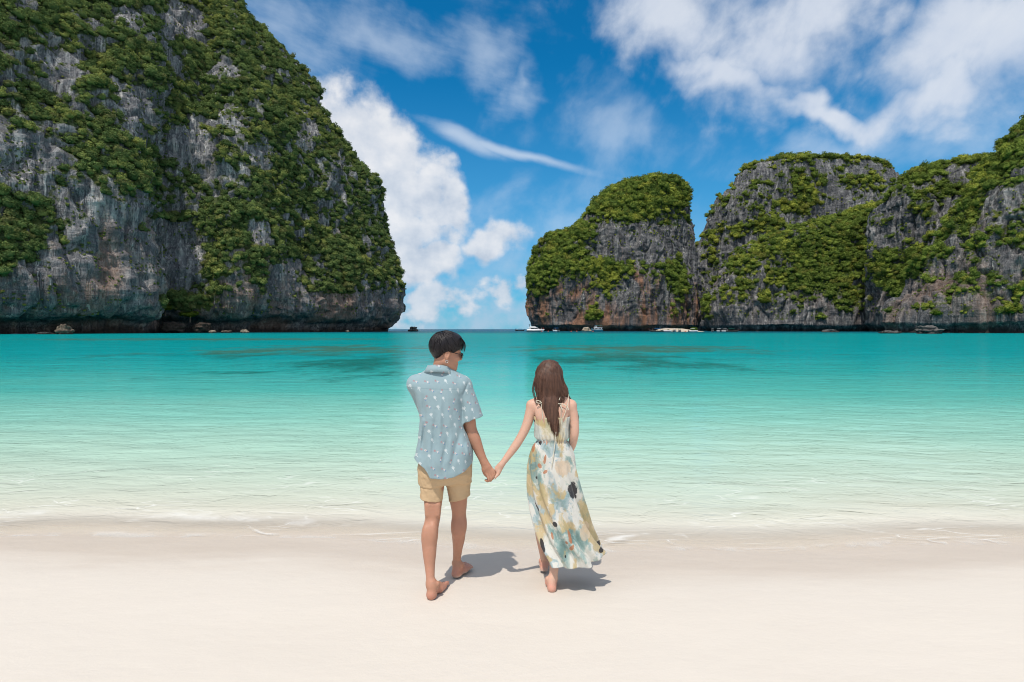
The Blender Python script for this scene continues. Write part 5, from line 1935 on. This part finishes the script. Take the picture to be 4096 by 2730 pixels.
finger(v, [P(2250, 1850, 4.05), P(2246, 1880, 4.03)], 0.009, 0.007)
# neck, head
wax = frame(-6, 14, 0)
WO = P(2197, 1512, 3.95)
v.cone(P(2203, 1606, 3.925), WO - wax[2] * 0.04, 0.044, 0.043, 0.03)
WL = head(v, WO, wax, 0.93, 0.92)
# left hand, palm towards us, laid into the man's hand
pc = P(1990, 1880, 3.878)
v.cone(wl, pc, 0.0185, 0.021, 0.012, ((0, 1, 0), 0.8))
v.cone(P(1998, 1866, 3.876), P(1984, 1880, 3.885), 0.019, 0.017, 0.012, ((0, 1, 0), 0.75))
v.cone(P(2003, 1872, 3.874), P(1992, 1898, 3.873), 0.0150, 0.0125, 0.010)
finger(v, [P(1998, 1884, 3.868), P(1991, 1899, 3.862), P(1983, 1908, 3.858), P(1978, 1916, 3.857)], 0.0115, 0.0078, 0.008)
for q, (dy_, ln) in enumerate(((0.0, 0.050), (0.010, 0.056), (0.020, 0.052), (0.029, 0.042))):
    b0 = P(1984, 1874 + q * 6, 3.892)
    b1 = b0 + np.array([-0.034, 0.010, -0.020])
    b2 = b1 + np.array([-0.024, -0.004, -0.014])
    b3 = b2 + np.array([-0.012, -0.010, -0.002])
    finger(v, [b0, b1, b2, b3], 0.0080, 0.0062, 0.005)
own(link('body', v.mesh('body'), woman_skin), WOM)
del v

# dress: one cloth from the bodice to the swinging hem, open at the left side
rows = [(1668, 2136, 2281, 0.094), (1676, 2137, 2280, 0.094), (1700, 2139, 2276, 0.093), (1735, 2138, 2276, 0.094), (1750, 2141, 2273, 0.092), (1761, 2153, 2263, 0.085), (1766, 2154, 2262, 0.085), (1774, 2146, 2270, 0.090), (1790, 2134, 2280, 0.096), (1823, 2125, 2290, 0.106),
        (1878, 2117, 2300, 0.116), (1950, 2120, 2311, 0.120), (2000, 2126, 2320, 0.124), (2049, 2134, 2332, 0.130), (2102, 2144, 2346, 0.138), (2144, 2154, 2364, 0.148), (2180, 2164, 2382, 0.158), (2215, 2176, 2402, 0.166), (2250, 2186, 2410, 0.172)]
NT, NR = 260, 190
pyv = np.array([r[0] for r in rows], float)
tq = np.linspace(0, 1, NR)
th = np.linspace(0, 2 * math.pi, NT, endpoint=False)
V = np.zeros((NT, NR, 3))
# hem height by angle: right 0, away 90, left 180, towards us 270
hem_a = np.radians([0, 20, 45, 90, 135, 180, 200, 225, 250, 270, 290, 310, 330, 345, 360])
hem_z = np.array([0.200, 0.150, 0.105, 0.095, 0.11, 0.150, 0.170, 0.160, 0.158, 0.160, 0.170, 0.182, 0.196, 0.206, 0.200])
topz = P(2208, 1672, 3.83)[2]
for i, a in enumerate(th):
    hz_ = np.interp(a, hem_a, hem_z)
    z = topz + (hz_ - topz) * tq
    py_ = HORIZON + (CAM_Z - z) * F / 3.90
    l_ = np.interp(py_, pyv, [r[1] for r in rows])
    r_ = np.interp(py_, pyv, [r[2] for r in rows])
    ry = np.interp(py_, pyv, [r[3] for r in rows])
    cx = ((l_ + r_) / 2 - 2048) / F * D
    rx = (r_ - l_) / 2 / F * D
    cy = D + 0.015 * np.clip((z - 1.0) / -0.9, 0, 1)
    e = 2 / 2.15
    ca, sa = math.cos(a), math.sin(a)
    kx, ky = math.copysign(abs(ca) ** e, ca), math.copysign(abs(sa) ** e, sa)
    waist = P(2208, 1763, 3.83)[2]
    s = np.clip((waist - z) / (waist - 0.16), 0, 1)                 # 0 at the waist, 1 at the hem
    up = np.clip((z - waist) / (topz - waist), 0, 1)
    sweep = a - 1.35 * s ** 1.3                                      # folds swing to the right on their way down
    fold = (np.sin(sweep * 7 + 0.8) * 0.75 + np.sin(sweep * 11 + 2.1 + s * 2) * 0.6 + np.abs(np.sin(sweep * 4 + 1.0)) * 0.9 - 0.5) * (0.003 + 0.030 * s ** 0.9)
    gath = np.sin(a * 30 + np.sin(a * 5) * 2) * 0.0058 * np.exp(-((z - waist) / 0.040) ** 2) + np.sin(a * 26 + np.sin(a * 3 + 1) * 2.5) * 0.0032 * np.exp(-((topz - z) / 0.06) ** 2) + np.sin(a * 21 + 2 * np.sin(a * 4)) * 0.0016 * up
    hipf = np.sin(a * 13 + 5 * s) * 0.0035 * np.exp(-((s - 0.14) / 0.10) ** 2)
    k = 1 + (fold + gath + hipf) / np.maximum(rx, 0.05)
    V[i, :, 0] = cx + rx * k * kx
    V[i, :, 1] = cy + ry * k * ky
    V[i, :, 2] = z
    # the right corner of the hem is lifted by the step and flicks out
    fl_ = np.exp(-((((a + math.pi) % (2 * math.pi)) - math.pi + 0.18) / 0.33) ** 2) * np.clip((s - 0.78) / 0.22, 0, 1) ** 2
    V[i, :, 0] += 0.035 * fl_
    V[i, :, 2] += 0.012 * fl_
wr = fbm(V.reshape(-1, 3) * np.array([16.0, 16.0, 7.0]), 3).reshape(NT, NR)
V[:, :, 1] -= wr * 0.004 * np.sign(np.sin(th))[:, None] * -1
faces = grid_faces(NT, NR, True)
ti, ri = faces[:, 0] // NR, faces[:, 0] % NR
aa, ss = np.degrees(th[ti]), tq[ri]
zf = V.reshape(-1, 3)[faces[:, 0], 2]
zslit = P(2140, 2062, 3.92)[2]
drop = np.clip((zslit - zf) / (zslit - 0.16), 0, 1)
keep = ~((zf < zslit) & (aa > 172 - 40 * drop) & (aa < 183 + 16 * drop))
me = mesh_from('dress', V.reshape(-1, 3), faces[keep])
m, t = material('watercolour_print')
pos = t.objpos()
x, y, z = t.xyz(pos)
w1 = t.noise(pos, 7.0, 4, 0.6, 0.8)
wq = t.add(t.vec(x * 1.0 + z * 0.42, y * 0.7, z * 0.55 - x * 0.30), t.scale(t.vec(w1 - 0.5, w1 - 0.5, w1 - 0.5), 0.12))
na = t.noise(t.scale(wq, (1.0, 0.6, 0.8)), 7.5, 4, 0.55)
nb_ = t.noise(t.add(wq, (3.1, 1.7, 0.4)), 7.5, 4, 0.55)
nc_ = t.noise(t.add(wq, (7.7, 4.2, 2.0)), 15.0, 4, 0.6)
col = t.ramp(na, [(0.32, (0.17, 0.27, 0.25)), (0.40, (0.30, 0.43, 0.40)), (0.445, (0.52, 0.58, 0.52)), (0.47, (0.74, 0.72, 0.64)), (0.54, (0.76, 0.74, 0.68)), (0.57, (0.50, 0.58, 0.58)), (0.66, (0.25, 0.38, 0.38))])
ya = (nb_ - 0.50).step(0.0, 0.07)
col = t.mix(ya * 0.74, col, t.mix(nc_, (0.46, 0.30, 0.09), (0.74, 0.56, 0.25)))
gm = (nc_ - 0.5).step(0.09, 0.17)
col = t.mix(gm * 0.5, col, (0.26, 0.33, 0.24))


def spot(pxx, pyy, rx_, rz_, rot_, d_=3.82, wob_=0.35):
    c_ = P(pxx, pyy, d_)
    flat_ = t.vec(x, z, 0.0)
    k_ = soft_ellipse(t, flat_, c_[0], c_[2], rx_ / F * d_, rz_ / F * d_, rot_)
    return (k_ + (nc_ - 0.5) * wob_ * 3.4 + (w1 - 0.5) * 1.2).step(0.12, 0.26) * y.lt(4.0)


bod = z.gt(float(P(2208, 1763, 3.83)[2])) * 0.55
col = t.mix(bod, col, t.mix(na.step(0.42, 0.58), (0.66, 0.50, 0.22), (0.74, 0.71, 0.60)))
pe = spot(2252, 1868, 42, 40, 0).max(spot(2340, 2130, 26, 34, 20))
col = t.mix(pe * 0.7, col, t.mix(nc_, (0.70, 0.42, 0.20), (0.76, 0.70, 0.58)))
oran = spot(2181, 1836, 8, 30, -8).max(spot(2160, 1866, 8, 12, 30)).max(spot(2181, 1888, 16, 8, 30)).max(spot(2276, 2140, 8, 26, 12)).max(spot(2283, 2178, 8, 16, -25)).max(spot(2263, 2160, 6, 9, 25)).max(spot(2208, 2140, 6, 18, 10)).max(spot(2137, 1800, 6, 22, -15))
col = t.mix(oran * 0.8, col, (0.50, 0.165, 0.055))
blk = spot(2291, 1966, 27, 42, 12).max(spot(2218, 2091, 9, 12, 20)).max(spot(2163, 1777, 7, 12, -12)).max(spot(2170, 2182, 9, 32, 12)).max(spot(2410, 2212, 16, 16, 0)).max(spot(2150, 2035, 4, 18, 25)).max(spot(2147, 1914, 4, 6, 0)).max(spot(2138, 1692, 4, 9, 0)).max(spot(2259, 2215, 4, 6, 0))
speck = t.noise(pos, 120.0, 3, 0.7).step(0.60, 0.66) * spot(2274, 1970, 14, 26, 10)
col = t.mix(blk * 0.95, col, (0.018, 0.017, 0.024))
col = t.mix(speck * 0.8, col, (0.60, 0.60, 0.58))
cr = t.noise(t.scale(pos, (20, 20, 10)), 1.0, 4, 0.6, 0.6)
p = t.principled(Base_Color=col, Roughness=0.55, Specular_IOR_Level=0.35, Sheen_Weight=0.15, Normal=t.bump(cr, 0.006, 0.5))
tl = t.node('ShaderNodeBsdfTranslucent')
t.put(tl.inputs['Color'], col)
mx = t.node('ShaderNodeMixShader')
mx.inputs[0].default_value = 0.15
t.link(p.outputs[0], mx.inputs[1])
t.link(tl.outputs[0], mx.inputs[2])
t.output(mx.outputs[0])
dress = own(link('dress', me, m), WOM)
sd = dress.modifiers.new('cloth', 'SOLIDIFY')
sd.thickness = 0.003
# shoulder straps, bow and cords
cream = plain('cream_cord', (0.62, 0.58, 0.46), 0.8)
bk = 3.842


def cord(nm, pts_, r=0.0024):
    own(link(nm, mesh_from(nm, *tube(spline(pts_, 16), r, 6)), cream), WOM)


cord('strap', [P(2171, 1676, 3.832), P(2169, 1650, 3.836), P(2164, 1612, 3.84), P(2158, 1590, 3.87), P(2158, 1584, 3.91)])
cord('strap', [P(2236, 1602, 3.838), P(2246, 1576, 3.868), P(2249, 1570, 3.90)])
cord('strap', [P(2252, 1676, 3.832), P(2266, 1635, 3.838), P(2274, 1600, 3.85), P(2275, 1584, 3.885), P(2275, 1580, 3.92)])
cord('cord', [P(2232, 1616, 3.832), P(2252, 1618, 3.832), P(2268, 1627, 3.836)], 0.0028)
cord('cord', [P(2245, 1620, 3.830), P(2244, 1660, 3.828), P(2246, 1690, 3.822), P(2252, 1728, 3.818)], 0.0024)
cord('cord', [P(2268, 1627, 3.834), P(2272, 1634, 3.828), P(2274, 1641, 3.826)], 0.0032)
cord('cord', [P(2240, 1620, 3.832), P(2246, 1632, 3.828), P(2250, 1640, 3.827)], 0.0030)
cord('cord', [P(2224, 1728, 3.815), P(2220, 1770, 3.815), P(2213, 1830, 3.80), P(2206, 1872, 3.795)], 0.0030)
cord('bow', [P(2166, 1611, 3.838), P(2154, 1603, 3.833), P(2145, 1605, 3.832), P(2148, 1612, 3.832), P(2160, 1614, 3.835), P(2167, 1611, 3.838)], 0.0028)

# long straight hair
hairw = hair_material('brown_hair', (0.026, 0.011, 0.007), (0.165, 0.080, 0.050), 0.50)
wr_, wf_, wu_ = wax
rotw = np.stack([wr_, wf_, wu_])
v = Vol((0.02, 3.70, 1.0), (0.50, 4.12, 1.56), 0.0036)
v.ell(WL(0, -0.010, 0.040), (0.080, 0.098, 0.084), rotw, 0.0)
v.chain([P(2197, 1500, 3.93), P(2198, 1540, 3.915), P(2199, 1575, 3.895), P(2200, 1610, 3.862), P(2206, 1650, 3.842), P(2214, 1690, 3.832), P(2222, 1718, 3.828)], [0.096, 0.096, 0.088, 0.066, 0.050, 0.030, 0.010], 0.02, ((0, 1, 0), 0.60))
v.chain([P(2236, 1530, 3.95), P(2252, 1560, 3.95), P(2266, 1590, 3.975)], [0.040, 0.034, 0.016], 0.02)
X, Y, Z = v.grid()
face_cut = (Y - (WO[1] + 0.045)) - 0.25 * np.clip(Z - (WO[2] + 0.03), 0, 1) * 0 - np.clip(Z - (WO[2] + 0.045), 0, 1) * 2.5
v.f = np.maximum(v.f, face_cut.astype(np.float32))
band = np.abs(v.f) < 0.04
pts = np.stack(np.broadcast_arrays(X, Y, Z), -1)[band]
v.f[band] -= (0.004 * fbm(pts * np.array([34.0, 20.0, 3.0]), 3)).astype(np.float32)
own(link('hair', v.mesh('hair'), hairw), WOM)
parts = []
g = np.random.default_rng(9)
lrow = np.array([(1455, 2166, 2228), (1480, 2149, 2243), (1520, 2137, 2252), (1560, 2141, 2258), (1590, 2150, 2250), (1620, 2160, 2240), (1650, 2170, 2241), (1690, 2186, 2240), (1715, 2200, 2236), (1745, 2214, 2233)], float)
yrow = np.array([3.888, 3.862, 3.840, 3.836, 3.838, 3.832, 3.826, 3.820, 3.818, 3.816])
for i in range(1300):
    a = np.clip(g.normal() * 0.62, -1, 1) if g.random() < 0.5 else g.uniform(-1, 1)
    end = 1748 - 40 * abs(a - 0.25) - 60 * max(0, g.normal() * 0.4) - (50 if a < -0.6 else 0)
    path = [WL(a * 0.050, 0.030 - 0.03 * abs(a), 0.131 - 0.020 * a * a), WL(a * 0.062, -0.035 - 0.02 * abs(a), 0.128 - 0.024 * a * a)]
    wv2 = g.normal() * 5
    for py_ in np.linspace(1474, max(end, 1560), 9):
        l_ = np.interp(py_, lrow[:, 0], lrow[:, 1])
        r_ = np.interp(py_, lrow[:, 0], lrow[:, 2])
        q = (py_ - 1462) / 280
        b = a * (0.97 + 0.05 * g.normal() * q)
        xx = l_ + (r_ - l_) * (b + 1) / 2 + wv2 * math.sin(q * 5 + i) * q
        yb = np.interp(py_, lrow[:, 0], yrow)
        dep = yb + 0.085 * (1 - math.sqrt(max(0.0, 1 - min(1, abs(b)) ** 2.2))) * (1.0 if py_ < 1580 else 0.45) - g.random() * 0.004
        path.append(P(xx, py_, dep))
    r0 = g.uniform(0.0011, 0.0023)
    parts.append(tube(path, np.concatenate([[0.5, 1], np.ones(7), [0.7, 0.15]]) * r0, 4))
for i in range(60):                                    # loose hairs standing off the sides
    sd_ = -1 if i % 2 else 1
    o_ = g.uniform(0, 9)
    path = [P(2196 + sd_ * 50, 1490, 3.91), P(2196 + sd_ * (58 + o_ * 0.6), 1530, 3.89), P(2198 + sd_ * (60 + o_), 1570, 3.875), P(2200 + sd_ * (46 + o_), 1610 + g.uniform(0, 15), 3.86)]
    parts.append(tube(spline(path, 9), np.linspace(0.0011, 0.0003, 9), 3))
for i in range(90):                                    # strands falling forward over the right shoulder
    o_ = g.normal() * 3
    path = [P(2238 + o_, 1500, 3.93), P(2252 + o_, 1545, 3.93), P(2266 + o_, 1580, 3.955), P(2285 + o_, 1612, 3.99), P(2305 + o_ * 0.6, 1650, 3.985), P(2313 + o_ * 0.4, 1672 + g.normal() * 8, 3.975)]
    parts.append(tube(spline(path, 9), np.linspace(0.0022, 0.0006, 9), 4))
own(link('hair_locks', mesh_from('hair_locks', *join(parts)), hairw), WOM)


# ------------------------------------------------------------------ people far off on the boats
v = Vol((-0.45, -0.3, -0.05), (0.45, 0.3, 1.8), 0.03)
for q in (-1, 1):
    v.chain([(q * 0.10, 0, 0.86), (q * 0.11, 0.01, 0.46), (q * 0.11, -0.02, 0.06)], [0.085, 0.060, 0.042], 0.03)
    v.cone((q * 0.11, -0.02, 0.03), (q * 0.12, 0.16, 0.02), 0.04, 0.03, 0.03)
    v.chain([(q * 0.18, 0, 1.40), (q * 0.26, 0.02, 1.12), (q * 0.24, 0.10, 0.88)], [0.055, 0.045, 0.035], 0.03)
v.chain([(0, 0, 0.88), (0, 0, 1.12), (0, 0, 1.36)], [0.15, 0.13, 0.17], 0.04, ((0, 1, 0), 0.62))
v.cone((0, 0, 1.42), (0, 0.01, 1.56), 0.055, 0.055, 0.03)
v.ell((0, 0.015, 1.63), (0.075, 0.095, 0.115), None, 0.03)
far_body = v.mesh('body', 1)
far_body.materials.append(man_skin)
v = Vol((-0.45, -0.3, 0.7), (0.45, 0.3, 1.6), 0.03)
v.chain([(0, 0, 0.86), (0, 0, 1.12), (0, 0, 1.36)], [0.175, 0.155, 0.190], 0.04, ((0, 1, 0), 0.66))
for q in (-1, 1):
    v.cone((q * 0.17, 0, 1.40), (q * 0.235, 0.01, 1.20), 0.075, 0.07, 0.03)
far_shirt = v.mesh('shirt', 1)
cloths = [plain('red_cloth', (0.50, 0.06, 0.05), 0.9), plain('orange_cloth', (0.62, 0.22, 0.06), 0.9), plain('white_cloth', (0.70, 0.69, 0.66), 0.9), plain('dark_cloth', (0.05, 0.05, 0.07), 0.9)]
for px_, d_, z_, rz_, ci_, lb in ((2165, 424.6, 1.05, 40, 2, 'tiny person in white standing on the yacht bow, left of two'),
                                  (2173, 425.0, 1.10, -30, 0, 'tiny person in red at the tip of the yacht bow'),
                                  (2402, 428.6, 3.00, 160, 0, 'tiny person in red on the upper deck of the tour boat'),
                                  (2079, 575.2, 0.40, 90, 1, 'tiny person in orange standing in the channel longtail boat'),
                                  (2222, 424.0, 0.60, 20, 1, 'tiny person in orange on the small white speedboat'),
                                  (2611, 392.3, 0.45, 10, 3, 'tiny person in dark clothes on the longtail boat by the beach')):
    o = empty('person', (sea_pt(px_, d_), d_, z_), R(rz_))
    tag(o, lb, 'person', 'people on the far boats')
    link('body', far_body, None, o)
    sm = far_shirt.copy()
    sm.materials.clear()
    sm.materials.append(cloths[ci_])
    link('shirt', sm, None, o)
